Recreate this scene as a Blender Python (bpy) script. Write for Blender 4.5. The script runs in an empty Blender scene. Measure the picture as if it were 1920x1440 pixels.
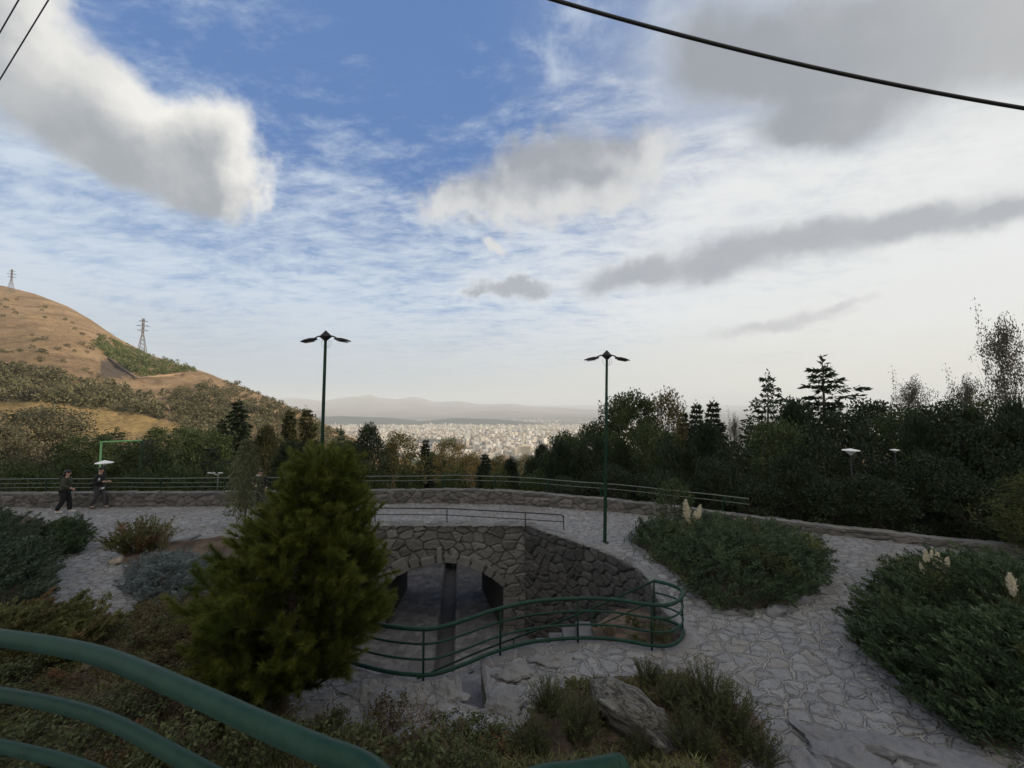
import bpy, math, random
import numpy as np
from mathutils import Vector, Matrix
from mathutils.bvhtree import BVHTree
from math import radians as R, sin, cos, pi, tan, atan2, asin, sqrt

random.seed(7)
rng = np.random.default_rng(7)
scene = bpy.context.scene
COL = scene.collection

# ------------------------------------------------------------------ camera
F_PX = 738.0          # focal length in pixels of the 1920 px wide photograph
EYE = 4.63            # eye height above the paved plaza (z = 0)
PITCH = math.atan(35 / F_PX)
CAM = Vector((0, 0, EYE))


def ray(px, py):
    cx, cy = (px - 960) / F_PX, (720 - py) / F_PX
    return Vector((cx, cos(PITCH) - cy * sin(PITCH), sin(PITCH) + cy * cos(PITCH)))


def G(px, py, z=0.0):
    """point of the horizontal plane at height z seen there"""
    d = ray(px, py)
    return CAM + d * ((z - EYE) / d.z)


def P(px, py, Y):
    """point at distance Y in front of the camera"""
    d = ray(px, py)
    return CAM + d * (Y / d.y)


cam = bpy.data.cameras.new('camera')
camo = bpy.data.objects.new('camera', cam)
COL.objects.link(camo)
camo.location = CAM
camo.rotation_euler = (pi / 2 + PITCH, 0, 0)
cam.sensor_width = 36
cam.lens = 36 * F_PX / 1920
cam.clip_start = 0.05
cam.clip_end = 120000
scene.camera = camo


# ------------------------------------------------------------------ objects
def tag(o, label=None, cat=None, group=None, kind=None):
    if label: o['label'] = label
    if cat: o['category'] = cat
    if group: o['group'] = group
    if kind: o['kind'] = kind
    return o


def link(o, parent=None):
    COL.objects.link(o)
    if parent is not None:
        o.parent = parent
    return o


def empty(name, loc=(0, 0, 0), rz=0.0):
    o = bpy.data.objects.new(name, None)
    o.empty_display_size = 0.2
    o.location = loc
    o.rotation_euler = (0, 0, rz)
    return link(o)


def build(name, V, F, mat, parent=None, smooth=False, fattr=None, vattr=None):
    """one mesh object out of arrays; F is an (n,3) or (n,4) array, or a list of index tuples"""
    me = bpy.data.meshes.new(name)
    V = np.asarray(V, dtype=np.float32).reshape(-1, 3)
    if isinstance(F, np.ndarray):
        k = F.shape[1]; n = len(F)
        me.vertices.add(len(V)); me.vertices.foreach_set('co', V.ravel())
        me.loops.add(n * k); me.loops.foreach_set('vertex_index', F.astype(np.int32).ravel())
        me.polygons.add(n); me.polygons.foreach_set('loop_start', np.arange(0, n * k, k, dtype=np.int32))
        me.update(calc_edges=True)
    else:
        me.from_pydata(V.tolist(), [], [tuple(int(i) for i in f) for f in F])
        me.update()
    if smooth:
        me.polygons.foreach_set('use_smooth', np.ones(len(me.polygons), dtype=bool))
    for k_, a in (fattr or {}).items():
        me.attributes.new(k_, 'FLOAT', 'FACE').data.foreach_set('value', np.asarray(a, dtype=np.float32))
    for k_, a in (vattr or {}).items():
        me.attributes.new(k_, 'FLOAT', 'POINT').data.foreach_set('value', np.asarray(a, dtype=np.float32))
    me.materials.append(mat)
    o = bpy.data.objects.new(name, me)
    return link(o, parent)


def copy_tree(o, parent=None):
    c = o.copy()
    COL.objects.link(c)
    if parent is not None:
        c.parent = parent
    for ch in list(o.children):
        copy_tree(ch, c)
    return c


class MB:
    """collects simple solids into one mesh"""
    def __init__(s): s.v, s.f = [], []

    def add(s, V, F):
        n = len(s.v)
        s.v += [tuple(p) for p in V]
        s.f += [tuple(i + n for i in f) for f in F]
        return s

    def box(s, x0, x1, y0, y1, z0, z1, M=None):
        V = [Vector((x, y, z)) for z in (z0, z1) for (x, y) in ((x0, y0), (x1, y0), (x1, y1), (x0, y1))]
        if M is not None: V = [M @ p for p in V]
        return s.add(V, [(3, 2, 1, 0), (4, 5, 6, 7), (0, 1, 5, 4), (1, 2, 6, 5), (2, 3, 7, 6), (3, 0, 4, 7)])

    def tube(s, pts, r, n=8, cap=True):
        pts = [Vector(p) for p in pts]
        rs = r if isinstance(r, (list, tuple, np.ndarray)) else [r] * len(pts)
        V, F = [], []
        up = None
        for i, p in enumerate(pts):
            t = (pts[min(i + 1, len(pts) - 1)] - pts[max(i - 1, 0)])
            t = t.normalized() if t.length > 1e-9 else Vector((0, 0, 1))
            if up is None:
                up = Vector((0, 0, 1)) if abs(t.z) < .9 else Vector((1, 0, 0))
            a = t.cross(up)
            if a.length < 1e-6: a = t.orthogonal()
            a.normalize(); b = a.cross(t); up = b
            for k in range(n):
                w = 2 * pi * k / n
                V.append(p + (a * cos(w) + b * sin(w)) * rs[i])
        for i in range(len(pts) - 1):
            for k in range(n):
                k2 = (k + 1) % n
                F.append((i * n + k, i * n + k2, (i + 1) * n + k2, (i + 1) * n + k))
        if cap:
            F.append(tuple(range(n))[::-1]); m = (len(pts) - 1) * n
            F.append(tuple(m + k for k in range(n)))
        return s.add(V, F)

    def build(s, name, mat, parent=None, smooth=False):
        return build(name, s.v, s.f, mat, parent, smooth)


def spline(pts, n=10, closed=False):
    """Catmull-Rom through points"""
    p = [Vector(q) for q in pts]
    out = []
    for i in range(len(p) - 1):
        p0, p1, p2 = p[max(i - 1, 0)], p[i], p[i + 1]
        p3 = p[min(i + 2, len(p) - 1)]
        for k in range(n):
            t = k / n
            out.append(0.5 * ((2 * p1) + (p2 - p0) * t + (2 * p0 - 5 * p1 + 4 * p2 - p3) * t * t + (3 * p1 - p0 - 3 * p2 + p3) * t ** 3))
    out.append(p[-1])
    return out


def bevelled(o, w=0.01, seg=2):
    m = o.modifiers.new('bevel', 'BEVEL'); m.width = w; m.segments = seg; m.limit_method = 'ANGLE'
    return o


# ------------------------------------------------------------------ numeric noise
def hash2(i, j, s=0):
    i = i.astype(np.int64); j = j.astype(np.int64)
    h = (i * 374761393 + j * 668265263 + s * 974634533) & 0x7fffffff
    h = ((h ^ (h >> 13)) * 1274126177) & 0x7fffffff
    h = (h ^ (h >> 16)) & 0x7fffffff
    h = (h * 1103515245 + 12345) & 0x7fffffff
    return ((h >> 8) & 0xffff) / 65535.0


def vnoise(x, y, s=0):
    x = np.asarray(x, float); y = np.asarray(y, float)
    i, j = np.floor(x), np.floor(y)
    fx, fy = x - i, y - j
    fx = fx * fx * (3 - 2 * fx); fy = fy * fy * (3 - 2 * fy)
    a, b = hash2(i, j, s), hash2(i + 1, j, s)
    c, d = hash2(i, j + 1, s), hash2(i + 1, j + 1, s)
    return (a * (1 - fx) + b * fx) * (1 - fy) + (c * (1 - fx) + d * fx) * fy


def fbm(x, y, s=0, o=4, g=.5):
    t, a, n = 0, 1, 0
    x = np.asarray(x, float); y = np.asarray(y, float)
    for k in range(o):
        t = t + a * vnoise(x * 2 ** k + 17.3 * k, y * 2 ** k - 9.1 * k, s + k); n += a; a *= g
    return t / n


def voro(x, y, s=0, jit=.85):
    """F1, distance to the joint, cell random, second cell random"""
    i0, j0 = np.floor(x), np.floor(y)
    pts = []
    f1 = np.full(x.shape, 9.); f2 = np.full(x.shape, 9.)
    cid = np.zeros(x.shape); cid2 = np.zeros(x.shape)
    cx = np.zeros(x.shape); cy = np.zeros(x.shape)
    for di in (-1, 0, 1):
        for dj in (-1, 0, 1):
            i, j = i0 + di, j0 + dj
            qx = i + .5 + (hash2(i, j, s) - .5) * jit
            qy = j + .5 + (hash2(i, j, s + 5) - .5) * jit
            d = np.hypot(qx - x, qy - y)
            m = d < f1
            f2 = np.where(m, f1, np.minimum(f2, d))
            cid = np.where(m, hash2(i, j, s + 9), cid); cid2 = np.where(m, hash2(i, j, s + 11), cid2)
            cx = np.where(m, qx, cx); cy = np.where(m, qy, cy)
            f1 = np.where(m, d, f1)
    return f1, f2 - f1, cid, cid2, x - cx, y - cy


def sstep(a, b, x):
    t = np.clip((x - a) / (b - a), 0, 1)
    return t * t * (3 - 2 * t)


def in_poly(x, y, poly):
    x = np.asarray(x, float); y = np.asarray(y, float)
    r = np.zeros(x.shape, bool)
    n = len(poly)
    for i in range(n):
        x0, y0 = poly[i][0], poly[i][1]; x1, y1 = poly[(i + 1) % n][0], poly[(i + 1) % n][1]
        if y0 == y1: continue
        c = ((y0 > y) != (y1 > y)) & (x < (x1 - x0) * (y - y0) / (y1 - y0) + x0)
        r ^= c
    return r


def poly_dist(x, y, poly, closed=True):
    d = np.full(np.asarray(x).shape, 1e9)
    n = len(poly)
    for i in range(n if closed else n - 1):
        ax, ay = poly[i][0], poly[i][1]; bx, by = poly[(i + 1) % n][0], poly[(i + 1) % n][1]
        ll = (bx - ax) ** 2 + (by - ay) ** 2 + 1e-12
        t = np.clip(((x - ax) * (bx - ax) + (y - ay) * (by - ay)) / ll, 0, 1)
        d = np.minimum(d, np.hypot(x - ax - t * (bx - ax), y - ay - t * (by - ay)))
    return d


def grid_faces(nu, nv, keep=None):
    i, j = np.meshgrid(np.arange(nu - 1), np.arange(nv - 1), indexing='ij')
    a = (i * nv + j).ravel()
    F = np.stack([a, a + nv, a + nv + 1, a + 1], 1)
    if keep is not None: F = F[keep.ravel()]
    return F


def compact(V, F, attrs=()):
    used = np.zeros(len(V), bool); used[F.ravel()] = True
    idx = np.cumsum(used) - 1
    return V[used], idx[F], [a[used] for a in attrs]


# ------------------------------------------------------------------ materials
def new_mat(name):
    m = bpy.data.materials.new(name); m.use_nodes = True
    nt = m.node_tree
    return m, nt, nt.nodes['Principled BSDF']


def nd(nt, t, **kw):
    n = nt.nodes.new(t)
    for k, v in kw.items(): setattr(n, k, v)
    return n


def setin(nt, sock, v):
    if hasattr(v, 'is_linked') or isinstance(v, bpy.types.NodeSocket): nt.links.new(v, sock)
    else:
        if isinstance(v, (tuple, list)) and len(v) == 3 and sock.type == 'RGBA': v = (*v, 1)
        sock.default_value = v


def Mth(nt, op, a, b=None, c=None, clamp=False):
    n = nd(nt, 'ShaderNodeMath', operation=op, use_clamp=clamp)
    setin(nt, n.inputs[0], a)
    if b is not None: setin(nt, n.inputs[1], b)
    if c is not None: setin(nt, n.inputs[2], c)
    return n.outputs[0]


def Vm(nt, op, a, b=None):
    n = nd(nt, 'ShaderNodeVectorMath', operation=op)
    setin(nt, n.inputs[0], a)
    if b is not None: setin(nt, n.inputs[1], b)
    return n.outputs['Value'] if op in ('DOT_PRODUCT', 'LENGTH') else n.outputs[0]


def Mix(nt, f, a, b, mode='MIX'):
    n = nd(nt, 'ShaderNodeMix', data_type='RGBA', blend_type=mode)
    setin(nt, n.inputs[0], f); setin(nt, n.inputs[6], a); setin(nt, n.inputs[7], b)
    return n.outputs[2]


def Smooth(nt, x, a, b, lo=0., hi=1.):
    n = nd(nt, 'ShaderNodeMapRange', interpolation_type='SMOOTHSTEP')
    setin(nt, n.inputs['Value'], x)
    for k, v in (('From Min', a), ('From Max', b), ('To Min', lo), ('To Max', hi)): setin(nt, n.inputs[k], v)
    return n.outputs[0]


def Noise(nt, vec, scale, detail=4, rough=.55, dist=0., out='Fac', dim='3D'):
    n = nd(nt, 'ShaderNodeTexNoise', noise_dimensions=dim)
    if vec is not None: nt.links.new(vec, n.inputs['Vector'])
    n.inputs['Scale'].default_value = scale; n.inputs['Detail'].default_value = detail
    n.inputs['Roughness'].default_value = rough; n.inputs['Distortion'].default_value = dist
    return n.outputs[out]


def Pos(nt): return nd(nt, 'ShaderNodeNewGeometry').outputs['Position']
def ObjC(nt): return nd(nt, 'ShaderNodeTexCoord').outputs['Object']


def Attr(nt, name): return nd(nt, 'ShaderNodeAttribute', attribute_name=name).outputs['Fac']


def bump(nt, bs, h, strength=.4, dist=.01):
    n = nd(nt, 'ShaderNodeBump'); n.inputs['Strength'].default_value = strength; n.inputs['Distance'].default_value = dist
    nt.links.new(h, n.inputs['Height']); nt.links.new(n.outputs[0], bs.inputs['Normal'])


def mat_foliage(name, c1, c2, trans=.25, clump=1.2, rough=.6, c3=None):
    """leaf colour: per-leaf tint, clumps of noise, a little light through the leaf"""
    m, nt, bs = new_mat(name)
    t = Attr(nt, 'tint')
    n = Noise(nt, Pos(nt), clump, 3)
    rnd = nd(nt, 'ShaderNodeObjectInfo').outputs['Random']
    f = Mth(nt, 'ADD', Mth(nt, 'MULTIPLY', t, .65), Mth(nt, 'MULTIPLY', Mth(nt, 'SUBTRACT', n, .32), 1.1), clamp=True)
    f = Mth(nt, 'ADD', f, Mth(nt, 'MULTIPLY', Mth(nt, 'SUBTRACT', rnd, .5), .3), clamp=True)
    c = Mix(nt, f, c1, c2)
    if c3:
        c = Mix(nt, Smooth(nt, Noise(nt, Pos(nt), clump * .6, 2), .55, .72), c, c3)
    nt.links.new(c, bs.inputs['Base Color'])
    bs.inputs['Roughness'].default_value = rough
    bs.inputs['Specular IOR Level'].default_value = .25
    if trans > 0:
        tr = nd(nt, 'ShaderNodeBsdfTranslucent'); nt.links.new(c, tr.inputs['Color'])
        mx = nd(nt, 'ShaderNodeMixShader'); mx.inputs[0].default_value = trans
        nt.links.new(bs.outputs[0], mx.inputs[1]); nt.links.new(tr.outputs[0], mx.inputs[2])
        nt.links.new(mx.outputs[0], nt.nodes['Material Output'].inputs['Surface'])
    return m


def mat_plain(name, c, rough=.6, var=.25, scale=4., metal=0., spec=.4, bmp=0., bd=.01):
    m, nt, bs = new_mat(name)
    n = Noise(nt, ObjC(nt), scale, 5)
    col = Mix(nt, n, tuple(x * (1 - var) for x in c), tuple(min(1, x * (1 + var)) for x in c))
    nt.links.new(col, bs.inputs['Base Color'])
    bs.inputs['Roughness'].default_value = rough; bs.inputs['Metallic'].default_value = metal
    bs.inputs['Specular IOR Level'].default_value = spec
    if bmp: bump(nt, bs, Noise(nt, ObjC(nt), scale * 6, 6), bmp, bd)
    return m


def mat_stone(name, c, mortar, cool=(1, 1, 1), rough=.85, dark=.55):
    """stones: tint per stone (attr 'tint'), joint mask (attr 'joint'), lichen and grime"""
    m, nt, bs = new_mat(name)
    t, j = Attr(nt, 'tint'), Attr(nt, 'joint')
    p = Pos(nt)
    c1 = tuple(x * dark for x in c); c2 = tuple(min(1, x * 1.22) for x in c)
    col = Mix(nt, t, c1, c2)
    n1 = Noise(nt, p, 9, 8, .65)
    col = Mix(nt, Mth(nt, 'MULTIPLY', Smooth(nt, n1, .35, .75), .6), col, tuple(x * .6 for x in c))
    n3 = Noise(nt, p, 45, 5, .7)
    col = Mix(nt, Smooth(nt, n3, .45, .8, 0, .45), col, tuple(min(1, x * 1.6) for x in c))
    n4 = Noise(nt, p, 26, 3, .6)
    col = Mix(nt, Smooth(nt, n4, .55, .68, 0, .6), col, tuple(x * .4 for x in c))
    col = Mix(nt, Mth(nt, 'MULTIPLY', j, .75), col, mortar)
    n2 = Noise(nt, p, .55, 4)
    col = Mix(nt, Smooth(nt, n2, .35, .7, 0, .35), col, tuple(x * .55 for x in c))
    nt.links.new(col, bs.inputs['Base Color'])
    bs.inputs['Roughness'].default_value = rough; bs.inputs['Specular IOR Level'].default_value = .2
    bump(nt, bs, Mth(nt, 'SUBTRACT', Mth(nt, 'ADD', n1, Mth(nt, 'MULTIPLY', n3, .5)), n4), .9, .02)
    return m


def mat_paint(name, c, rough=.35, worn=.3):
    m, nt, bs = new_mat(name)
    p = ObjC(nt)
    n = Noise(nt, p, 14, 6, .6)
    col = Mix(nt, Smooth(nt, n, .35, .7), c, tuple(x * 1.35 + .004 for x in c))
    n2 = Noise(nt, p, 60, 4, .7)
    col = Mix(nt, Smooth(nt, n2, .70, .78, 0, worn), col, (.10, .085, .07))
    nt.links.new(col, bs.inputs['Base Color'])
    nt.links.new(Smooth(nt, n, .3, .7, rough, rough + .2), bs.inputs['Roughness'])
    bump(nt, bs, n2, .12, .002)
    bs.inputs['Specular IOR Level'].default_value = .13
    return m


M = {}
def mat_paving():
    """irregular flagstones: cells with their own tone, thin pale mortar, chipped and pitted faces"""
    m, nt, bs = new_mat('paving_stone')
    p = Pos(nt)
    wn = Noise(nt, p, 1.6, 4, .6, 0, 'Color'); wn2 = Noise(nt, p, 9, 3, .6, 0, 'Color')
    w = Vm(nt, 'ADD', p, Vm(nt, 'MULTIPLY', Vm(nt, 'SUBTRACT', wn, (.5, .5, .5)), (.42, .42, 0)))
    w = Vm(nt, 'ADD', w, Vm(nt, 'MULTIPLY', Vm(nt, 'SUBTRACT', wn2, (.5, .5, .5)), (.07, .07, 0)))
    mp = nd(nt, 'ShaderNodeMapping'); nt.links.new(w, mp.inputs[0]); mp.inputs['Scale'].default_value = (3.1, 4.1, 0); mp.inputs['Rotation'].default_value = (0, 0, .3)
    ve = nd(nt, 'ShaderNodeTexVoronoi', voronoi_dimensions='2D', feature='DISTANCE_TO_EDGE'); vc = nd(nt, 'ShaderNodeTexVoronoi', voronoi_dimensions='2D', feature='F1')
    for v in (ve, vc):
        nt.links.new(mp.outputs[0], v.inputs['Vector']); v.inputs['Scale'].default_value = 1; v.inputs['Randomness'].default_value = .92
    e = ve.outputs['Distance']
    sc = nd(nt, 'ShaderNodeSeparateColor'); nt.links.new(vc.outputs['Color'], sc.inputs[0])
    t = sc.outputs[0]
    col = Mix(nt, t, (.215, .221, .233), (.295, .296, .298))
    col = Mix(nt, Smooth(nt, sc.outputs[1], .82, .86), col, (.245, .24, .23))
    n1 = Noise(nt, p, 6, 7, .65)
    col = Mix(nt, Smooth(nt, n1, .42, .72, 0, .5), col, (.15, .153, .162))
    mq = nd(nt, 'ShaderNodeMapping'); nt.links.new(p, mq.inputs[0]); mq.inputs['Scale'].default_value = (11, 28, 12); mq.inputs['Rotation'].default_value = (0, 0, -.35)
    n2 = Noise(nt, mq.outputs[0], 1.0, 5, .65)
    col = Mix(nt, Smooth(nt, n2, .57, .70, 0, .8), col, (.05, .05, .055))
    n3 = Noise(nt, p, 60, 4, .7)
    col = Mix(nt, Smooth(nt, n3, .5, .8, 0, .3), col, (.34, .335, .32))
    nj = Noise(nt, p, 2.3, 4, .6)
    e = Mth(nt, 'ADD', e, Mth(nt, 'MULTIPLY', Mth(nt, 'SUBTRACT', n1, .5), .09))
    joint = Smooth(nt, e, .052, .018)
    col = Mix(nt, Mth(nt, 'MULTIPLY', Smooth(nt, Mth(nt, 'ADD', e, Mth(nt, 'MULTIPLY', Mth(nt, 'SUBTRACT', n2, .5), .3)), .11, .05), .6), col, (.075, .075, .08))
    col = Mix(nt, Mth(nt, 'MULTIPLY', joint, Smooth(nt, nj, .32, .62, .10, .85)), col, (.36, .352, .335))
    nb = Noise(nt, p, .45, 4)
    col = Mix(nt, Smooth(nt, nb, .45, .7, 0, .3), col, (.15, .13, .11))
    nt.links.new(col, bs.inputs['Base Color']); bs.inputs['Roughness'].default_value = .8; bs.inputs['Specular IOR Level'].default_value = .3
    h = Mth(nt, 'ADD', Mth(nt, 'MULTIPLY', Smooth(nt, e, .03, .14), 1.1), Mth(nt, 'MULTIPLY', t, .5))
    h = Mth(nt, 'ADD', h, Mth(nt, 'SUBTRACT', n1, Mth(nt, 'MULTIPLY', n2, 1.0)))
    bump(nt, bs, h, 1.0, .035)
    return m


M['paving'] = mat_paving()
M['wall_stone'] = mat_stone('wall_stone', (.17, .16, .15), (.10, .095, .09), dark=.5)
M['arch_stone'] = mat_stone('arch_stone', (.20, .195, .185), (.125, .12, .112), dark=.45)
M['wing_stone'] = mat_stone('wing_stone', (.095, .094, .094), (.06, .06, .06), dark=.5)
M['green_paint'] = mat_paint('green_paint', (.010, .034, .024), .36)
M['dark_green_paint'] = mat_paint('dark_green_paint', (.007, .026, .016), .45)
M['pale_green_paint'] = mat_paint('pale_green_paint', (.16, .34, .14), .5, .2)
M['grey_paint'] = mat_paint('grey_paint', (.10, .115, .10), .5)
M['dark_metal'] = mat_paint('dark_metal', (.03, .027, .027), .5, .15)
M['steel'] = mat_plain('galvanised_steel', (.22, .22, .23), .5, .15, 3, .6)
M['pylon_steel'] = mat_plain('pylon_steel', (.115, .105, .105), .6, .15, .2)
M['dull_white'] = mat_plain('dull_white', (.42, .42, .42), .6, .1, 8)
M['white_paint'] = mat_plain('white_paint', (.75, .75, .74), .5, .06, 8)
M['cable'] = mat_plain('cable_rubber', (.012, .012, .014), .5, .2, 20)
M['wire'] = mat_plain('wire_sheath', (.05, .05, .09), .5, .2, 20)
M['bark'] = mat_plain('bark', (.07, .055, .04), .9, .4, 7, bmp=.8, bd=.03)
M['pale_bark'] = mat_plain('pale_bark', (.15, .135, .11), .9, .3, 7, bmp=.6, bd=.02)
M['twig'] = mat_plain('twig', (.065, .05, .038), .9, .4, 9)
M['dry_twig'] = mat_plain('dry_twig', (.13, .105, .075), .9, .4, 9)
# ------------------------------------------------------------------ light, sky, air
SUN_AZ, SUN_EL = R(84), R(13)            # azimuth to the right of the view direction
scene.view_settings.view_transform = 'Standard'
scene.view_settings.look = 'None'
scene.view_settings.exposure = 0.0
scene.view_settings.gamma = 1
scene.render.engine = 'CYCLES'
scene.cycles.use_denoising = True
scene.cycles.max_bounces = 5
scene.cycles.diffuse_bounces = 3
scene.cycles.transmission_bounces = 2
scene.cycles.glossy_bounces = 2
scene.cycles.transparent_max_bounces = 4
scene.cycles.volume_bounces = 1
scene.cycles.caustics_reflective = False
scene.cycles.caustics_refractive = False
scene.cycles.sample_clamp_indirect = 4

sd = Vector((sin(SUN_AZ) * cos(SUN_EL), cos(SUN_AZ) * cos(SUN_EL), sin(SUN_EL)))
sun = bpy.data.lights.new('sun', 'SUN'); sun.energy = 4.4; sun.angle = R(.6); sun.color = (1, .83, .62)
suno = bpy.data.objects.new('sun', sun); link(suno)
suno.rotation_euler = (-sd).to_track_quat('-Z', 'Y').to_euler()

world = bpy.data.worlds.new('World'); scene.world = world; world.use_nodes = True
nt = world.node_tree
bg = nt.nodes['Background']
SKY = 0.1
bg.inputs['Strength'].default_value = SKY


def AE(px, py):
    d = ray(px, py).normalized()
    return math.degrees(atan2(d.x, d.y)), math.degrees(asin(d.z))


tc = nd(nt, 'ShaderNodeTexCoord').outputs['Generated']
dirn = Vm(nt, 'NORMALIZE', tc)
sx = nd(nt, 'ShaderNodeSeparateXYZ'); nt.links.new(dirn, sx.inputs[0])
dx, dy, dz = sx.outputs
az = Mth(nt, 'MULTIPLY', Mth(nt, 'ARCTAN2', dx, dy), 180 / pi)
el = Mth(nt, 'MULTIPLY', Mth(nt, 'ARCSINE', dz), 180 / pi)
cb = nd(nt, 'ShaderNodeCombineXYZ'); nt.links.new(az, cb.inputs[0]); nt.links.new(el, cb.inputs[1])
aev = cb.outputs[0]
# the cloud sheet lies on a plane high above: project the direction onto it
zz = Mth(nt, 'ADD', Mth(nt, 'MAXIMUM', dz, 0), .09)
cp = nd(nt, 'ShaderNodeCombineXYZ')
nt.links.new(Mth(nt, 'DIVIDE', dx, zz), cp.inputs[0]); nt.links.new(Mth(nt, 'DIVIDE', dy, zz), cp.inputs[1])
plane = cp.outputs[0]

sky = nd(nt, 'ShaderNodeTexSky', sky_type='NISHITA'); sky.sun_disc = False
sky.sun_elevation = SUN_EL; sky.sun_rotation = SUN_AZ
sky.altitude = 1700; sky.air_density = 1.0; sky.dust_density = 1.0; sky.ozone_density = 2.0


def K(c):  # a radiance, given the background's strength
    return tuple(x / SKY for x in c)


# clear air: the sky texture, deepened a little by its own saturation
hs = nd(nt, 'ShaderNodeHueSaturation'); nt.links.new(sky.outputs[0], hs.inputs['Color'])
hs.inputs['Saturation'].default_value = 1.0; hs.inputs['Value'].default_value = 1.0
SKY_BLUE = hs
base = Mix(nt, .80, hs.outputs[0], K((.122, .25, .555)))
base = Mix(nt, Smooth(nt, el, 8, 30, .75, 0), base, K((.34, .49, .70)))
# toward the sun the air is paler
sdot = Vm(nt, 'DOT_PRODUCT', dirn, tuple(sd))
glow = Smooth(nt, sdot, .15, .95)
base = Mix(nt, Mth(nt, 'MULTIPLY', glow, .75), base, K((.72, .72, .68)))

# high thin rippled sheet
st = nd(nt, 'ShaderNodeMapping'); nt.links.new(plane, st.inputs[0])
st.inputs['Rotation'].default_value = (0, 0, R(28)); st.inputs['Scale'].default_value = (1.0, 1.75, 1)
warp = Noise(nt, plane, 1.1, 3, .5, 0, 'Color')
wv = Vm(nt, 'ADD', st.outputs[0], Vm(nt, 'MULTIPLY', Vm(nt, 'SUBTRACT', warp, (.5, .5, .5)), (.5, .5, 0)))
rip = Noise(nt, wv, 3.6, 8, .66)
rip2 = Noise(nt, wv, 9.0, 6, .65)
big = Noise(nt, plane, .75, 3, .5)
cov = Smooth(nt, el, 11, 42, .30, .0)
cov = Mth(nt, 'ADD', cov, Mth(nt, 'MULTIPLY', Mth(nt, 'SUBTRACT', big, .5), .55))
cov = Mth(nt, 'ADD', cov, Smooth(nt, az, -10, 45, 0, .10))
cir = Mth(nt, 'ADD', Mth(nt, 'ADD', Mth(nt, 'MULTIPLY', rip, .75), Mth(nt, 'MULTIPLY', rip2, .35)), cov)
cir = Smooth(nt, cir, .53, .95)
cir_col = Mix(nt, Smooth(nt, az, -30, 50), K((.66, .74, .83)), K((.86, .87, .86)))
c = Mix(nt, Mth(nt, 'MULTIPLY', cir, .88), base, cir_col)

# veil thickening toward the horizon
veil = Mix(nt, Smooth(nt, az, -40, 50), K((.54, .585, .615)), K((.80, .775, .70)))
c = Mix(nt, Smooth(nt, el, 1, 15, .92, 0), c, veil)


def blob_field(vec, blobs):
    """union of soft ellipses given by their place in the sky (azimuth, elevation)"""
    f = None
    for (px, py, rx, ry, rot, w) in blobs:
        ca, sa = cos(R(rot)), sin(R(rot))
        c0 = AE(px, py)
        a = AE(px + rx * ca, py + rx * sa); a2 = AE(px - rx * ca, py - rx * sa)
        b = AE(px - ry * sa, py + ry * ca); b2 = AE(px + ry * sa, py - ry * ca)
        A = Matrix((((a[0] - a2[0]) / 2, (b[0] - b2[0]) / 2), ((a[1] - a2[1]) / 2, (b[1] - b2[1]) / 2))).inverted()
        q = Vm(nt, 'SUBTRACT', vec, (c0[0], c0[1], 0))
        u = Vm(nt, 'DOT_PRODUCT', q, (A[0][0], A[0][1], 0)); v = Vm(nt, 'DOT_PRODUCT', q, (A[1][0], A[1][1], 0))
        l = Mth(nt, 'SQRT', Mth(nt, 'ADD', Mth(nt, 'MULTIPLY', u, u), Mth(nt, 'MULTIPLY', v, v)))
        g = Mth(nt, 'MULTIPLY', Mth(nt, 'SUBTRACT', 1.0, l), w)
        f = g if f is None else Mth(nt, 'SMOOTH_MAX', f, g, .25)
    return f


def cloud(vec, blobs, amp, scale, seed, rough=.55, detail=8, warp=5.0, off=None):
    """cloud thickness: ellipses with their outline carried about by turbulence, plus finer billows"""
    base_v = vec if off is None else Vm(nt, 'ADD', vec, off)
    sv = Vm(nt, 'ADD', base_v, (seed * 13.1, seed * 7.7, seed))
    nc = Noise(nt, sv, scale, detail, rough, 0, 'Color')
    w = Vm(nt, 'MULTIPLY', Vm(nt, 'SUBTRACT', nc, (.5, .5, .5)), (warp * 2.6, warp * 1.9, 0))
    n = Noise(nt, Vm(nt, 'ADD', sv, (71, 3, 5)), scale * 1.7, detail, rough)
    return Mth(nt, 'ADD', blob_field(Vm(nt, 'ADD', base_v, w), blobs), Mth(nt, 'MULTIPLY', Mth(nt, 'SUBTRACT', n, .5), amp))


def over(c, d, lo, hi, col, op=1.0):
    return Mix(nt, Smooth(nt, d, lo, hi, 0, op), c, col)


# broad white sheet and streaks in the right half
W1 = [(1740, 330, 430, 100, -14, 1), (1330, 400, 260, 75, -28, .9), (1780, 560, 560, 80, -9, .8), (1900, 440, 260, 120, -8, 1),
      (1300, 590, 240, 40, -12, .7)]
d = cloud(aev, W1, 1.3, .075, 1, .64, 9, 9)
c = over(c, d, -.25, .95, K((.84, .85, .845)), .74)
# grey overcast bank, upper right
B1 = [(1700, 90, 480, 180, -4, 1.2), (1480, 120, 260, 170, -6, 1.1), (1560, 235, 230, 75, -14, 1.0), (1930, 40, 330, 190, 0, 1.2), (1330, 120, 150, 180, 10, .8)]
d = cloud(aev, B1, .5, .05, 2, .58, 9, 6)
n_b = Noise(nt, Vm(nt, 'ADD', aev, (40, 3, 0)), .06, 8, .58)
col = Mix(nt, Smooth(nt, d, .0, .6), K((.54, .60, .69)), K((.335, .36, .395)))
col = Mix(nt, Smooth(nt, n_b, .45, .68, 0, .6), col, K((.47, .48, .50)))
col = Mix(nt, Smooth(nt, az, 36, 58, 0, .5), col, K((.60, .60, .595)))
c = over(c, d, -.22, .62, col, .95)
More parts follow.
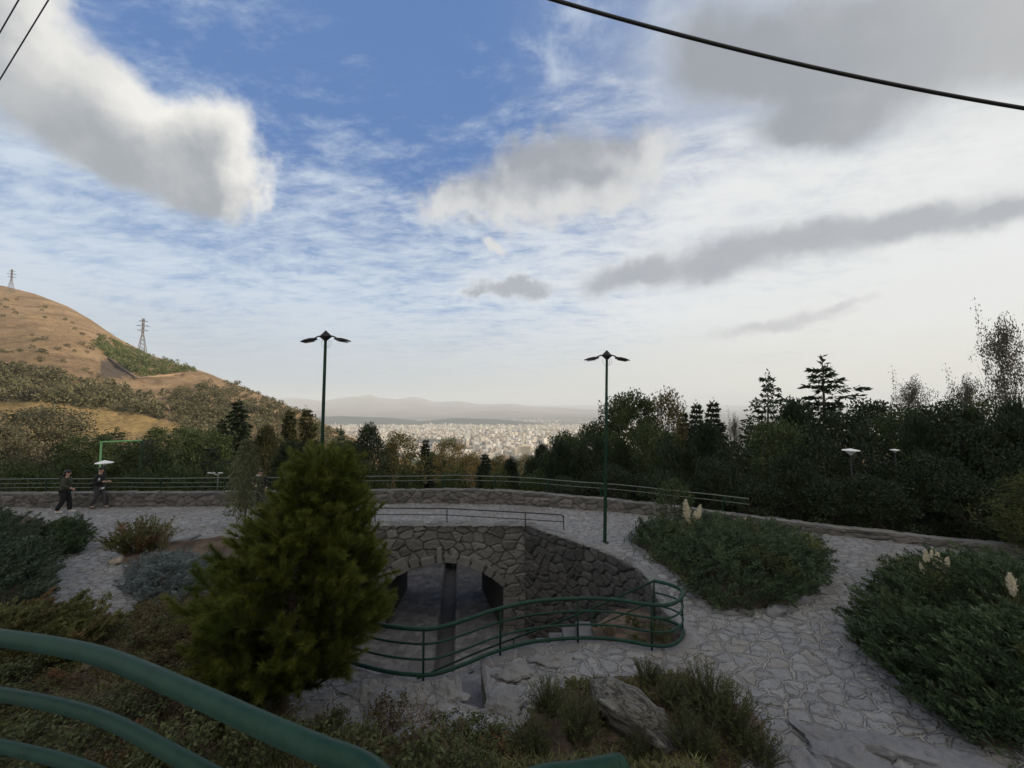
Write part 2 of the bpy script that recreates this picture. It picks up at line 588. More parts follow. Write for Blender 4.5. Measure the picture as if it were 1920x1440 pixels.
# long grey band
B2 = [(1190, 515, 150, 44, -6, 1), (1330, 495, 190, 56, -9, 1), (1500, 462, 240, 54, -11, 1), (1700, 428, 260, 46, -12, 1), (1900, 395, 240, 42, -11, .9)]
d = cloud(aev, B2, .5, .09, 3, .58, 9, 4)
col = Mix(nt, Smooth(nt, d, -.05, .65), K((.76, .77, .78)), K((.40, .42, .455)))
c = over(c, d, -.36, .75, col, .88)
# middle cloud, pale below and grey inside
B3 = [(1055, 325, 205, 102, -8, 1), (1180, 305, 90, 80, 0, .8), (930, 375, 130, 66, 14, .8), (850, 385, 80, 66, 0, .8), (1090, 385, 170, 66, -5, .8), (930, 455, 40, 16, 8, .8)]
d = cloud(aev, B3, .75, .10, 4, .6, 10, 5)
d2 = cloud(aev, B3, .7, .10, 4, .6, 7, 5, (2.6, -2.8, 0))
n3_ = Noise(nt, Vm(nt, 'ADD', aev, (2, 9, 4)), .11, 7, .58)
sh = Mth(nt, 'ADD', Smooth(nt, d2, -.05, .75), Mth(nt, 'MULTIPLY', Mth(nt, 'SUBTRACT', n3_, .5), .8), clamp=True)
col = Mix(nt, sh, K((.72, .725, .72)), K((.37, .39, .425)))
c = over(c, d, -.02, .5, col, .93)
# small ones
B4 = [(965, 541, 100, 27, -6, 1), (900, 556, 60, 14, -8, .8)]
d = cloud(aev, B4, .9, .16, 5, .62, 9, 3.4)
col = Mix(nt, Smooth(nt, d, .0, .7), K((.80, .82, .85)), K((.41, .435, .475)))
c = over(c, d, -.2, .6, col, .9)
B5 = [(1450, 608, 150, 16, -10, 1), (1560, 580, 90, 12, -14, .8)]
d = cloud(aev, B5, .9, .14, 7, .64, 8, 3)
c = over(c, d, -.2, .9, K((.52, .53, .54)), .7)
B6 = [(1040, 112, 44, 55, 0, 1), (1075, 40, 70, 44, -20, .8), (1125, 90, 44, 34, 0, .6)]
d = cloud(aev, B6, 1.2, .14, 8, .64, 10, 4)
c = over(c, d, -.05, 1.2, K((.56, .64, .76)), .75)
# the big lit cloud on the left
B7 = [(-60, 20, 270, 200, 10, 1.1), (110, 165, 300, 128, 30, 1.0), (265, 265, 200, 104, 24, 1.0), (400, 285, 116, 110, 10, 1.0), (320, 245, 110, 78, 10, .9), (430, 350, 74, 70, 0, .9), (380, 360, 110, 60, 20, .7)]
d = cloud(aev, B7, .45, .085, 9, .58, 10, 4.5)
d2 = cloud(aev, B7, .6, .085, 9, .58, 8, 4.5, (2.4, 3.2, 0))
n7 = Noise(nt, Vm(nt, 'ADD', aev, (9, 9, 4)), .085, 9, .58)
lit = Smooth(nt, d2, .62, -.20)
lit = Mth(nt, 'ADD', Mth(nt, 'MULTIPLY', lit, .95), Mth(nt, 'MULTIPLY', Mth(nt, 'SUBTRACT', n7, .46), 1.7), clamp=True)
lit = Mth(nt, 'MULTIPLY', lit, Smooth(nt, az, -60, -36, .7, 1))
col = Mix(nt, lit, K((.38, .405, .435)), K((.95, .93, .875)))
c = over(c, d, .0, .40, col, .97)
# unseen bright cloud, added overhead and behind the camera to lift the ground light
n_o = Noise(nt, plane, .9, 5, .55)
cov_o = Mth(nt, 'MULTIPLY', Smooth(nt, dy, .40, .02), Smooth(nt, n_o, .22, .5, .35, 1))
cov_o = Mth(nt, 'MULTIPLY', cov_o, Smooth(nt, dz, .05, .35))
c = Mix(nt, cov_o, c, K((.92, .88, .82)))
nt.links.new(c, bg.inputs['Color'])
world.cycles.sampling_method = 'MANUAL'
world.cycles.sample_map_resolution = 1024

# the air itself: thin haze over the valley
mh, hn, hb = new_mat('haze_air')
hn.nodes.remove(hb)
pv = nd(hn, 'ShaderNodeVolumePrincipled')
pv.inputs['Color'].default_value = (.90, .96, 1, 1)
pv.inputs['Density'].default_value = 6.2e-5
pv.inputs['Anisotropy'].default_value = 0.0
hn.links.new(pv.outputs[0], hn.nodes['Material Output'].inputs['Volume'])
hz = MB().box(-16000, 16000, -1500, 34000, -560, 480).build('haze', mh)
tag(hz, kind='stuff')
# ------------------------------------------------------------------ far land
def zg(x, y):
    """valley floor below the wall"""
    x = np.asarray(x, float); y = np.asarray(y, float)
    near = -5 - .150 * np.clip(y - 19, 0, 1250)
    far = -.036 * np.clip(y - 1269, 0, 6800)
    return near + far + (fbm(x / 60, y / 60, 3) - .5) * np.clip((y - 25) / 20, 0, 10)


def zgs(x, y): return float(zg(np.array([x]), np.array([y]))[0])


ys = np.concatenate([np.linspace(-30, 18.6, 8), np.linspace(19.2, 120, 60), np.geomspace(124, 60000, 110)])
us = np.linspace(-2.6, 2.6, 150)
Yg, Ug = np.meshgrid(ys, us, indexing='ij')
Xg = Ug * (np.abs(Yg) + 40)
Zg = zg(Xg, Yg); Zg = np.where(Yg < 19, -6.0, Zg)
V = np.stack([Xg, Yg, Zg], -1).reshape(-1, 3)
m, nt2, bs = new_mat('valley_soil')
p = Pos(nt2)
n = Noise(nt2, p, .02, 6, .6); n2 = Noise(nt2, p, .9, 5, .6); n3 = Noise(nt2, p, .004, 5, .65)
col = Mix(nt2, Smooth(nt2, n2, .35, .7), (.10, .085, .05), (.17, .13, .08))
col = Mix(nt2, Smooth(nt2, n, .4, .6), col, (.06, .065, .035))
sy = nd(nt2, 'ShaderNodeSeparateXYZ'); nt2.links.new(p, sy.inputs[0])
city = Mix(nt2, Smooth(nt2, n3, .42, .58), (.20, .185, .165), (.07, .085, .06))
col = Mix(nt2, Smooth(nt2, sy.outputs[1], 900, 1400), col, city)
nt2.links.new(col, bs.inputs['Base Color']); bs.inputs['Roughness'].default_value = .95; bs.inputs['Specular IOR Level'].default_value = .1
tag(build('valley_ground', V, grid_faces(len(ys), len(us)), m, smooth=True), kind='structure')

# ---- the dry hill on the left: columns along the ridge, rows from behind it down to the foot
RID = [(-900, 470, 800), (-500, 500, 760), (-150, 512, 720), (0, 537, 690), (60, 552, 675), (120, 575, 660), (160, 597, 645), (215, 633, 625), (285, 668, 600),
       (385, 698, 570), (410, 708, 560), (480, 735, 535), (560, 769, 505), (620, 800, 480), (700, 838, 455), (780, 872, 430), (900, 905, 400)]
rx = np.array([r[0] for r in RID], float)
nu, nv = 300, 170
pxs = np.linspace(-900, 900, nu)
rpy = np.interp(pxs, rx, [r[1] for r in RID]); rY = np.interp(pxs, rx, [r[2] for r in RID])
ts = np.concatenate([np.linspace(-.35, 0, 22)[:-1], np.linspace(0, 1, nv - 21)])
Vh = np.zeros((nu, nv, 3))
for i, px in enumerate(pxs):
    top = P(px, rpy[i], rY[i])
    for j, t in enumerate(ts):
        if t < 0:
            Y = rY[i] * (1 - t * .8); z = top.z + t * 260
        else:
            Y = rY[i] + (150 - rY[i]) * t
            zf = zgs(0, 150) - 12
            # steep at the top, easing to the foot, one bench cut for the old road
            s = 1 - (1 - t) ** 1.18
            z = top.z + (zf - top.z) * (.82 * t + .18 * s)
        Vh[i, j] = (ray(px, 720).x / ray(px, 720).y * Y, Y, z)
amp = np.clip(np.abs(ts) * 6, .12, 1)[None, :]
Vh[..., 2] += amp * ((fbm(Vh[..., 0] / 70, Vh[..., 1] / 70, 21, 5, .55) - .5) * 15 + (fbm(Vh[..., 0] / 9, Vh[..., 1] / 9, 27, 3) - .5) * 4.5)
hill_faces = grid_faces(nu, nv)
hill_bvh = BVHTree.FromPolygons([tuple(v) for v in Vh.reshape(-1, 3)], [tuple(int(k) for k in f) for f in hill_faces])


def hill(px, py):
    h = hill_bvh.ray_cast(CAM, ray(px, py).normalized())
    return h[0]


# where the dry grass field lies on the slope (a patch of its own colour)
def pxy(V):
    """where a point appears in the photograph"""
    d = V - np.array(CAM)
    yy = d[..., 1] * cos(PITCH) + d[..., 2] * sin(PITCH); zz = -d[..., 1] * sin(PITCH) + d[..., 2] * cos(PITCH)
    yy = np.where(yy > 1e-3, yy, 1e-3)
    return 960 + F_PX * d[..., 0] / yy, 720 - F_PX * zz / yy


hx, hy = pxy(Vh)
hx2 = hx + (fbm(Vh[..., 0] / 25, Vh[..., 1] / 25, 5) - .5) * 40; hy2 = hy + (fbm(Vh[..., 0] / 25, Vh[..., 1] / 25, 6) - .5) * 26
field = in_poly(hx2, hy2, [(-400, 748), (100, 752), (200, 764), (335, 788), (330, 812), (200, 822), (-400, 826)]).astype(float)
cut = in_poly(hx + (hx2 - hx) * .3, hy + (hy2 - hy) * .3, [(190, 676), (215, 676), (258, 711), (180, 709)]).astype(float)
m, nt2, bs = new_mat('dry_hill')
p = Pos(nt2)
n1 = Noise(nt2, p, .011, 6, .62); n2 = Noise(nt2, p, .30, 8, .78); n3 = Noise(nt2, p, .05, 5, .65)
col = Mix(nt2, Smooth(nt2, n1, .35, .66), (.48, .335, .195), (.34, .24, .145))
col = Mix(nt2, Smooth(nt2, n2, .47, .68, 0, .8), col, (.165, .115, .07))
col = Mix(nt2, Smooth(nt2, n3, .52, .70, 0, .5), col, (.17, .14, .11))
mg = nd(nt2, 'ShaderNodeMapping'); nt2.links.new(p, mg.inputs[0]); mg.inputs['Scale'].default_value = (.05, .012, .012); mg.inputs['Rotation'].default_value = (0, 0, .6)
ng = Noise(nt2, mg.outputs[0], 1.0, 6, .6, .8)
col = Mix(nt2, Smooth(nt2, ng, .52, .66, 0, .55), col, (.15, .11, .075))
col = Mix(nt2, Smooth(nt2, ng, .48, .34, 0, .4), col, (.52, .38, .25))
col = Mix(nt2, Attr(nt2, 'field'), col, Mix(nt2, Smooth(nt2, n2, .4, .65), (.52, .37, .17), (.32, .235, .11)))
col = Mix(nt2, Attr(nt2, 'cut'), col, (.15, .12, .10))
nt2.links.new(col, bs.inputs['Base Color']); bs.inputs['Roughness'].default_value = .95; bs.inputs['Specular IOR Level'].default_value = .05
bump(nt2, bs, Mth(nt2, 'SUBTRACT', n2, Mth(nt2, 'MULTIPLY', ng, 1.5)), 1.0, 4.5)
tag(build('hill', Vh.reshape(-1, 3), hill_faces, m, smooth=True, vattr={'field': field.ravel(), 'cut': cut.ravel()}), kind='structure')

# old road across the hill
rp = [hill(px, py) for px, py in [(256, 711), (275, 709), (300, 706), (330, 703), (360, 700), (388, 698)]]
rp = [q for q in rp if q]
b = MB()
pts = spline(rp, 4)
Vr, Fr = [], []
for i, q in enumerate(pts):
    Vr += [(q.x, q.y - 5, q.z - 1.2), (q.x, q.y - 4.6, q.z + .9), (q.x, q.y + 3, q.z + 1.3)]
    if i:
        a = 3 * (i - 1)
        Fr += [(a, a + 3, a + 4, a + 1), (a + 1, a + 4, a + 5, a + 2)]
tag(build('hill_road', Vr, Fr, mat_plain('road_dust', (.33, .24, .16), .95, .2, .05)), kind='structure')
# dark boundary wall stepping down the slope beside the cut
q = [hill(px, py) for px, py in [(203, 673), (220, 686), (238, 699), (254, 711)]]
b = MB()
for i in range(len(q) - 1):
    d = (q[i + 1] - q[i]); n_ = Vector((0, -1, 0))
    V = [q[i] + Vector((0, -1, -2)), q[i + 1] + Vector((0, -1, -2)), q[i + 1] + Vector((0, -1, 2.2)), q[i] + Vector((0, -1, 2.2))]
    V += [v + Vector((0, 1.5, 0)) for v in V]
    b.add(V, [(0, 1, 2, 3), (7, 6, 5, 4), (3, 2, 6, 7), (0, 3, 7, 4), (1, 5, 6, 2)])
tag(b.build('slope_wall', mat_plain('dark_concrete', (.07, .065, .06), .9, .2, .3)), 'thin dark wall running straight down the brown hillside beside the green patch', 'wall')

# ---- the spur that keeps the park in shade (behind and to the right, outside the picture)
nu, nv = 70, 60
Xs = np.linspace(70, 420, nu); Ys = np.linspace(-420, 118, nv)
XX, YY = np.meshgrid(Xs, Ys, indexing='ij')
prof = sstep(70, 235, XX) * 98 - sstep(290, 420, XX) * 50
edge = sstep(84, 52, YY)
ZZ = -8 + prof * edge + (fbm(XX / 40, YY / 40, 31) - .5) * 16 * edge
tag(build('mountain_slope', np.stack([XX, YY, ZZ], -1).reshape(-1, 3), grid_faces(nu, nv), m, smooth=True), kind='structure')

# ---- far mountains across the plain and the wooded ridge in the city
def ridge(name, Y, prof, zb, depth, mat, amp, sc, rows=26):
    pxs = np.linspace(-700, 2600, 420)
    tops = np.interp(pxs, [q[0] for q in prof], [q[1] for q in prof])
    V = np.zeros((len(pxs), rows, 3))
    for i, px in enumerate(pxs):
        zt = P(px, tops[i], Y).z
        for j in range(rows):
            t = j / (rows - 1)
            yy = Y - depth * t
            V[i, j] = ((px - 960) / F_PX * yy, yy, zt + (zb - zt) * t ** .9)
    e = np.sin(np.linspace(0, pi, rows))[None, :] * .9 + .1
    V[..., 2] += (fbm(V[..., 0] / sc, V[..., 1] / sc, 41, 5, .55) - .5) * amp * e
    V[:, -1, 2] = zb - 30
    return tag(build(name, V.reshape(-1, 3), grid_faces(len(pxs), rows), mat, smooth=True), kind='structure')


mm = mat_plain('far_rock', (.20, .15, .12), .95, .3, .0006)
ridge('far_mountains', 24000, [(-700, 752), (400, 752), (560, 746), (605, 752), (640, 746), (680, 742), (694, 739), (708, 745), (745, 749), (772, 744), (792, 746), (815, 754), (860, 752), (900, 758), (960, 757), (1010, 762), (1060, 764), (1110, 768), (1300, 775), (2600, 778)],
      -445, 9000, mm, 380, 1300)
mm = mat_plain('mid_rock', (.19, .14, .115), .95, .3, .0008)
ridge('foothills', 15500, [(-700, 780), (560, 772), (620, 768), (700, 772), (760, 769), (830, 776), (900, 771), (950, 769), (1000, 772), (1060, 776), (1100, 776), (2600, 782)], -448, 3600, mm, 150, 900)
mw = mat_plain('park_woods', (.030, .040, .030), .95, .3, .004)
ridge('wooded_ridge', 8200, [(-700, 780), (560, 783), (640, 780), (720, 783), (790, 789), (810, 788), (850, 784), (930, 786), (1000, 792), (1060, 798), (1100, 802), (2600, 812)], -448, 1000, mw, 30, 240, 12)

# ---- the city
tones = [(.74, .68, .58), (.62, .56, .48), (.80, .76, .70), (.48, .42, .36), (.66, .64, .60), (.40, .34, .29)]
CM = []
for i, t in enumerate(tones):
    mc, nc, bc = new_mat('city_render')
    br = nd(nc, 'ShaderNodeTexBrick'); br.offset = 0
    mp = nd(nc, 'ShaderNodeMapping'); nc.links.new(Pos(nc), mp.inputs[0]); mp.inputs['Rotation'].default_value = (pi / 2, 0, .5)
    nc.links.new(mp.outputs[0], br.inputs['Vector'])
    br.inputs['Color1'].default_value = (*[x * .45 for x in t], 1); br.inputs['Color2'].default_value = (*[x * .6 for x in t], 1)
    br.inputs['Mortar'].default_value = (*t, 1); br.inputs['Scale'].default_value = 1
    br.inputs['Brick Width'].default_value = 4.2; br.inputs['Row Height'].default_value = 3.2; br.inputs['Mortar Size'].default_value = 1.0
    nc.links.new(br.outputs['Color'], bc.inputs['Base Color']); bc.inputs['Roughness'].default_value = .8
    CM.append(mc)


def house_mb(w, d, h, r):
    b = MB().box(-w / 2, w / 2, -d / 2, d / 2, -8, h)
    b.box(-w * .15, w * .2, -d * .1, d * .25, h, h + 3 + r.random() * 2)
    return b


r_ = random.Random(5)
cand = []
for k in range(13000):
    Y = 1350 * (10000 / 1350) ** (r_.random() ** .62)
    px = r_.uniform(470, 1210)
    X = (px - 960) / F_PX * Y
    dens = float(fbm(np.array([X / 420]), np.array([Y / 420]), 51, 3)[0])
    if dens < .36 or (7150 < Y < 8300): continue
    tall = r_.random()
    h = r_.uniform(9, 19) if tall < .82 else r_.uniform(20, 34) if tall < .985 else r_.uniform(34, 52)
    w, d_ = r_.uniform(12, 30), r_.uniform(10, 20)
    if tall > .97: w = r_.uniform(16, 26)
    cand.append((Y, X, w, d_, h, r_.uniform(.35, .85), r_.randrange(len(CM))))
cand.sort()
protos = [house_mb(16, 14, 16, r_).build('apartment_block', CM[i]) for i in range(len(CM))]
first = [True] * len(CM)
n_ind = 0
stV, stF = [[] for _ in CM], [[] for _ in CM]
for (Y, X, w, d_, h, a, mi) in cand:
    z = zgs(X, Y)
    sxp = (X / Y * F_PX) + 960
    topy = 755 - (z + h - EYE) / Y * F_PX
    vis = 610 < sxp < 1090 and topy < 852
    if vis and n_ind < 230 and r_.random() < .8:
        o = protos[mi] if first[mi] else protos[mi].copy()
        if not first[mi]: COL.objects.link(o)
        first[mi] = False
        o.location = (X, Y, z); o.rotation_euler = (0, 0, a); o.scale = (w / 16, d_ / 14, h / 16)
        tag(o, 'small pale flat-roofed block among the crowded buildings of the city on the plain', 'building', 'city blocks on the plain below')
        n_ind += 1
    else:
        Mx = Matrix.Translation((X, Y, z)) @ Matrix.Rotation(a, 4, 'Z')
        bb = MB().box(-w / 2, w / 2, -d_ / 2, d_ / 2, -8, h, Mx)
        n0 = len(stV[mi]); stV[mi] += bb.v; stF[mi] += [tuple(i + n0 for i in f) for f in bb.f]
V, F, mi_ = [], [], []
for i in range(len(CM)):
    n0 = len(V); V += stV[i]; F += [tuple(q + n0 for q in f) for f in stF[i]]; mi_ += [i] * len(stF[i])
o = build('far_city', V, F, CM[0])
for mc in CM[1:]: o.data.materials.append(mc)
o.data.polygons.foreach_set('material_index', np.array(mi_, dtype=np.int32))
tag(o, kind='stuff')
# the two large blocks standing out above the trees
for (px0, px1, pyt, pyb, Y, lab, t) in [(974, 996, 836, 853, 1500, 'broad cream block standing largest of the city buildings just above the trees', (.72, .62, .48)),
                                        (889, 900, 832, 850, 1560, 'narrow white tower block standing above the autumn trees at the city edge', (.80, .77, .72)),
                                        (857, 868, 823, 836, 1850, 'cream block with domed roof rising behind the autumn trees', (.66, .58, .47))]:
    A, B2_ = P(px0, pyt, Y), P(px1, pyb, Y)
    w = B2_.x - A.x; h = A.z - B2_.z
    root = empty('tower_block', ((A.x + B2_.x) / 2, Y, B2_.z), .25); tag(root, lab, 'building')
    mw_ = mat_plain('tower_render', t, .8, .08, .05)
    MB().box(-w / 2, w / 2, 0, w * .6, -25, h).build('wall', mw_, root)
    b = MB()
    for k in range(int((h + 20) / 3.2)):
        b.box(-w * .44, w * .44, -.35, .0, -20 + k * 3.2 + 1, -20 + k * 3.2 + 2.5)
    wn = b.build('window', mat_plain('tower_glass', (.16, .16, .17), .3, .2, .2), root)
    wn['kind'] = 'stuff'
    MB().box(-w * .2, w * .25, w * .1, w * .45, h + .05, h + 4).build('roof_hut', mw_, root)
# ------------------------------------------------------------------ the paved terrace
WALL_PX = [(-900, 953), (-450, 952.5), (-200, 952), (0, 951), (200, 951), (440, 949), (600, 946.5), (700, 945), (770, 944), (850, 943.5), (950, 946.5), (1050, 953), (1150, 960),
           (1225, 967), (1320, 977), (1420, 988), (1520, 999), (1600, 1008), (1700, 1019), (1800, 1031), (1920, 1046), (2150, 1083), (2500, 1150)]
WALL_TOP = [(-900, 925), (0, 925), (440, 923), (700, 920), (850, 918), (950, 921), (1050, 929), (1150, 938), (1225, 946), (1320, 958), (1420, 971), (1520, 983), (1600, 992),
            (1700, 1003), (1800, 1014), (1920, 1027), (2150, 1060), (2500, 1125)]
wall_line = spline([G(a, b) for a, b in WALL_PX], 8)
wl = np.array([(p.x, p.y) for p in wall_line])

Y_ARCH = 15.3
AX0, AX1 = -6.3, 0.52                        # ends of the arch wall
JX0, JX1 = -4.87, -.31                       # jambs of the opening
PIT_Z = -4.07
wing_px = [(985, 988), (1020, 995), (1050, 1004), (1100, 1021), (1150, 1040), (1188, 1060)]
wing = [Vector((AX1, Y_ARCH, 0))] + [G(a, b) for a, b in wing_px[1:]]
wing += [Vector((3.62, 10.7, 0)), Vector((3.55, 9.9, 0)), Vector((3.42, 9.2, 0))]
near_px = [(1283, 1180), (1287, 1196), (1270, 1212), (1215, 1213), (1150, 1207), (1083, 1206), (1000, 1212), (940, 1226), (905, 1236), (913, 1280), (924, 1333), (892, 1330), (862, 1322), (860, 1268),
           (797, 1277), (750, 1275), (700, 1262), (640, 1240)]
near = [G(a, b) for a, b in near_px]
left = [Vector((-5.0, 8.4, 0)), Vector((-5.9, 10.5, 0)), Vector((AX0, 12.8, 0)), Vector((AX0, Y_ARCH, 0))]
PIT = wing + near + left                      # outline of the sunken court
PITa = [(p.x, p.y) for p in PIT]

# beds cut into the paving (soil mounds lie over it)
slabs = []


def graded(a, b, f):
    out = [a]
    while out[-1] < b: out.append(out[-1] + f(out[-1]))
    return np.array(out)


xs = graded(-27, 24, lambda x: .03 if -2.5 < x < 9 else (.05 if -7 < x < 12 else .11))
ysn = graded(3.4, 19.4, lambda y: .022 if y < 8.6 else min(.06, .022 + (y - 8.6) * .006))
Xp, Yp = np.meshgrid(xs, ysn, indexing='ij')
wx = (fbm(Xp * .9, Yp * .9, 61, 3) - .5) * .5; wy = (fbm(Xp * .9, Yp * .9, 62, 3) - .5) * .5
sx_, sy_ = .34, .25
f1, ed, cid, cid2, ox, oy = voro((Xp + wx) / sx_ + .35 * (Yp + wy) / sy_, (Yp + wy) / sy_, 63, .9)
edg = ed + (fbm(Xp * 7, Yp * 7, 64, 3) - .5) * .10
stone = sstep(.01, .12, edg)
rough = (fbm(Xp * 7, Yp * 7, 65, 5, .6) - .5)
Zp = .012 + rough * .12 * (.35 + .65 * stone)
Zp += (fbm(Xp * 17, Yp * 17, 66, 3) - .5) * .016
Zp += (fbm(Xp * .5, Yp * .5, 67, 2) - .5) * .05
cx = (Xp[:-1, :-1] + Xp[1:, 1:]) / 2; cy = (Yp[:-1, :-1] + Yp[1:, 1:]) / 2
wally = np.interp(cx, wl[:, 0], wl[:, 1])
keep = (cy < wally + .18) & ~in_poly(cx, cy, PITa)
Fp = grid_faces(len(xs), len(ysn), keep)
Vp = np.stack([Xp, Yp, Zp], -1).reshape(-1, 3)
Vp, Fp, (tt, jj) = compact(Vp, Fp, (cid.ravel(), (1 - sstep(.02, .085, edg)).ravel()))
tag(build('plaza', Vp, Fp, M['paving'], smooth=True, vattr={'tint': tt, 'joint': jj * .9}), kind='structure')


# ------------------------------------------------------------------ rubble walls
def rubble(u, v, su, sv, seed, depth=.05, jw=.16):
    """relief, tint, joint of a rubble wall at (u along, v up)"""
    wu = (fbm(u * 1.3, v * 1.3, seed, 3) - .5) * .35; wv = (fbm(u * 1.3, v * 1.3, seed + 1, 3) - .5) * .3
    f1, ed, c1, c2, ox, oy = voro((u + wu) / su, (v + wv) / sv, seed + 2, .92)
    e = ed + (fbm(u * 11, v * 11, seed + 3, 2) - .5) * .10
    s = sstep(.02, jw, e)
    h = s * (depth * (.55 + .6 * c1) + depth * .9 * ((c2 - .5) * ox + (c1 - .5) * oy)) + (fbm(u * 12, v * 12, seed + 4, 4, .6) - .5) * depth * .55 * (.3 + .7 * s)
    return h, c2, 1 - sstep(.03, jw * .8, e)


def wall_sheet(name, line, z0f, z1f, mat, parent, su, sv, seed, step=.04, depth=.05, flip=False, keepf=None):
    """rubble face standing along a plan line; outward normal on its right-hand side unless flip"""
    pts = [Vector((p.x, p.y, 0)) for p in line]
    L = [0]
    for a, b in zip(pts, pts[1:]): L.append(L[-1] + (b - a).length)
    us = np.arange(0, L[-1] + step * .5, step)
    X = np.interp(us, L, [p.x for p in pts]); Y = np.interp(us, L, [p.y for p in pts])
    tx, ty = np.gradient(X), np.gradient(Y); ln = np.hypot(tx, ty) + 1e-9
    k = 9
    ker = np.ones(k) / k
    nx, ny = ty / ln, -tx / ln
    if len(us) > 3 * k:
        nx = np.convolve(np.pad(nx, k // 2, mode='edge'), ker, 'valid'); ny = np.convolve(np.pad(ny, k // 2, mode='edge'), ker, 'valid')
    if flip: nx, ny = -nx, -ny
    z0 = np.array([z0f(x, y) for x, y in zip(X, Y)]); z1 = np.array([z1f(x, y) for x, y in zip(X, Y)])
    nv = max(4, int(np.max(z1 - z0) / step) + 1)
    t = np.linspace(0, 1, nv)[None, :]
    Zz = z0[:, None] + (z1 - z0)[:, None] * t
    Uu = np.repeat(us[:, None], nv, 1)
    h, tint, joint = rubble(Uu, Zz, su, sv, seed, depth)
    VX = X[:, None] + nx[:, None] * h; VY = Y[:, None] + ny[:, None] * h
    V = np.stack([VX, VY, Zz], -1).reshape(-1, 3)
    kp = None
    if keepf is not None:
        um = (X[:-1] + X[1:]) / 2; zm = (Zz[:-1, :-1] + Zz[1:, 1:]) / 2
        kp = keepf(np.repeat(um[:, None], nv - 1, 1), zm)
    F = grid_faces(len(us), nv, kp)
    if flip: F = F[:, ::-1]
    V, F, (tint, joint) = compact(V, F, (tint.ravel(), joint.ravel()))
    return build(name, V, F, mat, parent, True, vattr={'tint': tint, 'joint': joint})


def top_sheet(name, line, zf, width, mat, parent, su, seed, step=.05, depth=.03, side=1):
    """rough top of a wall: strip of the given width to the left (side=1) of the line"""
    pts = [Vector((p.x, p.y, 0)) for p in line]
    L = [0]
    for a, b in zip(pts, pts[1:]): L.append(L[-1] + (b - a).length)
    us = np.arange(0, L[-1] + step * .5, step)
    X = np.interp(us, L, [p.x for p in pts]); Y = np.interp(us, L, [p.y for p in pts])
    tx, ty = np.gradient(X), np.gradient(Y); ln = np.hypot(tx, ty) + 1e-9
    nx, ny = -ty / ln * side, tx / ln * side
    nv = max(4, int(width / step))
    w = np.linspace(-.05, width, nv)
    Uu = np.repeat(us[:, None], nv, 1); W = np.repeat(w[None, :], len(us), 0)
    h, tint, joint = rubble(Uu, W, su, su * .8, seed, depth)
    z = np.array([zf(x, y) for x, y in zip(X, Y)])[:, None] + h
    z[:, 0] -= .07; z[:, -1] -= .07
    V = np.stack([X[:, None] + nx[:, None] * W, Y[:, None] + ny[:, None] * W, z], -1).reshape(-1, 3)
    F = grid_faces(len(us), nv)
    if side > 0: F = F
    return build(name, V, F, mat, parent, True, vattr={'tint': tint.ravel(), 'joint': joint.ravel()})


# long low wall at the back of the terrace
wtop_x = [G(a, b).x for a, b in WALL_PX]
_wt = []
for a, b in WALL_PX:
    g = G(a, b); ty = np.interp(a, [q[0] for q in WALL_TOP], [q[1] for q in WALL_TOP])
    _wt.append(P(a, ty, g.y).z)


def wall_h(x, y):
    return float(np.interp(x, wtop_x, _wt)) + .035 * (float(fbm(np.array([x * 2.1]), np.array([y * .3]), 71, 3)[0]) - .5) * 2


root = empty('parapet_wall', (0, 18.2, 0)); tag(root, 'long low curving parapet of dark rubble stone along the far edge of the terrace', 'wall')


def kid(o, r):
    o.parent = r; o.matrix_parent_inverse = r.matrix_basis.inverted(); return o


kid(wall_sheet('stone_face', wall_line, lambda x, y: -.12, wall_h, M['wall_stone'], None, .42, .23, 72, .045, .07), root)
kid(top_sheet('capping', wall_line, lambda x, y: wall_h(x, y) - .02, .42, mat_stone('capping_stone', (.17, .165, .155), (.13, .13, .125)), None, .45, 75, .05, .03), root)
back_line = []
for a, b in zip(wall_line, wall_line[1:]):
    t = (b - a).normalized(); back_line.append(a + Vector((-t.y, t.x, 0)) * .42)
# outer retaining face, open where the tunnel comes out
for seg, nm in (([p for p in back_line if p.x < JX0 - .15], 'retaining_face'), ([p for p in back_line if p.x > JX1 - .95], 'retaining_face')):
    kid(wall_sheet(nm, seg, lambda x, y: -9.0, lambda x, y: wall_h(x, y) - .03, M['wall_stone'], None, .5, .35, 77, .12, .06, flip=True), root)

# ------------------------------------------------------------------ arch wall and tunnel
aw = empty('arch_wall', (-2.6, Y_ARCH, PIT_Z)); tag(aw, 'rubble stone wall pierced by a low segmental arch under the terrace', 'wall')
SPR, CRN = -2.35, -1.42
hw = (JX1 - JX0) / 2; mid = (JX0 + JX1) / 2; rise = CRN - SPR
RAD = (hw * hw + rise * rise) / (2 * rise); CZ = CRN - RAD


def arch_z(x): return CZ + sqrt(max(RAD * RAD - (x - mid) ** 2, 0))


def keep_arch(x, z):
    inside = (np.abs(x - mid) < hw) & (z < CZ + np.sqrt(np.maximum(RAD ** 2 - (x - mid) ** 2, 0)))
    return ~inside


face_line = [Vector((AX0, Y_ARCH, 0)), Vector((AX1, Y_ARCH, 0))]
kid(wall_sheet('stone_face', face_line, lambda x, y: PIT_Z - .1, lambda x, y: -.02, M['arch_stone'], None, .50, .32, 81, .025, .10, keepf=keep_arch), aw)
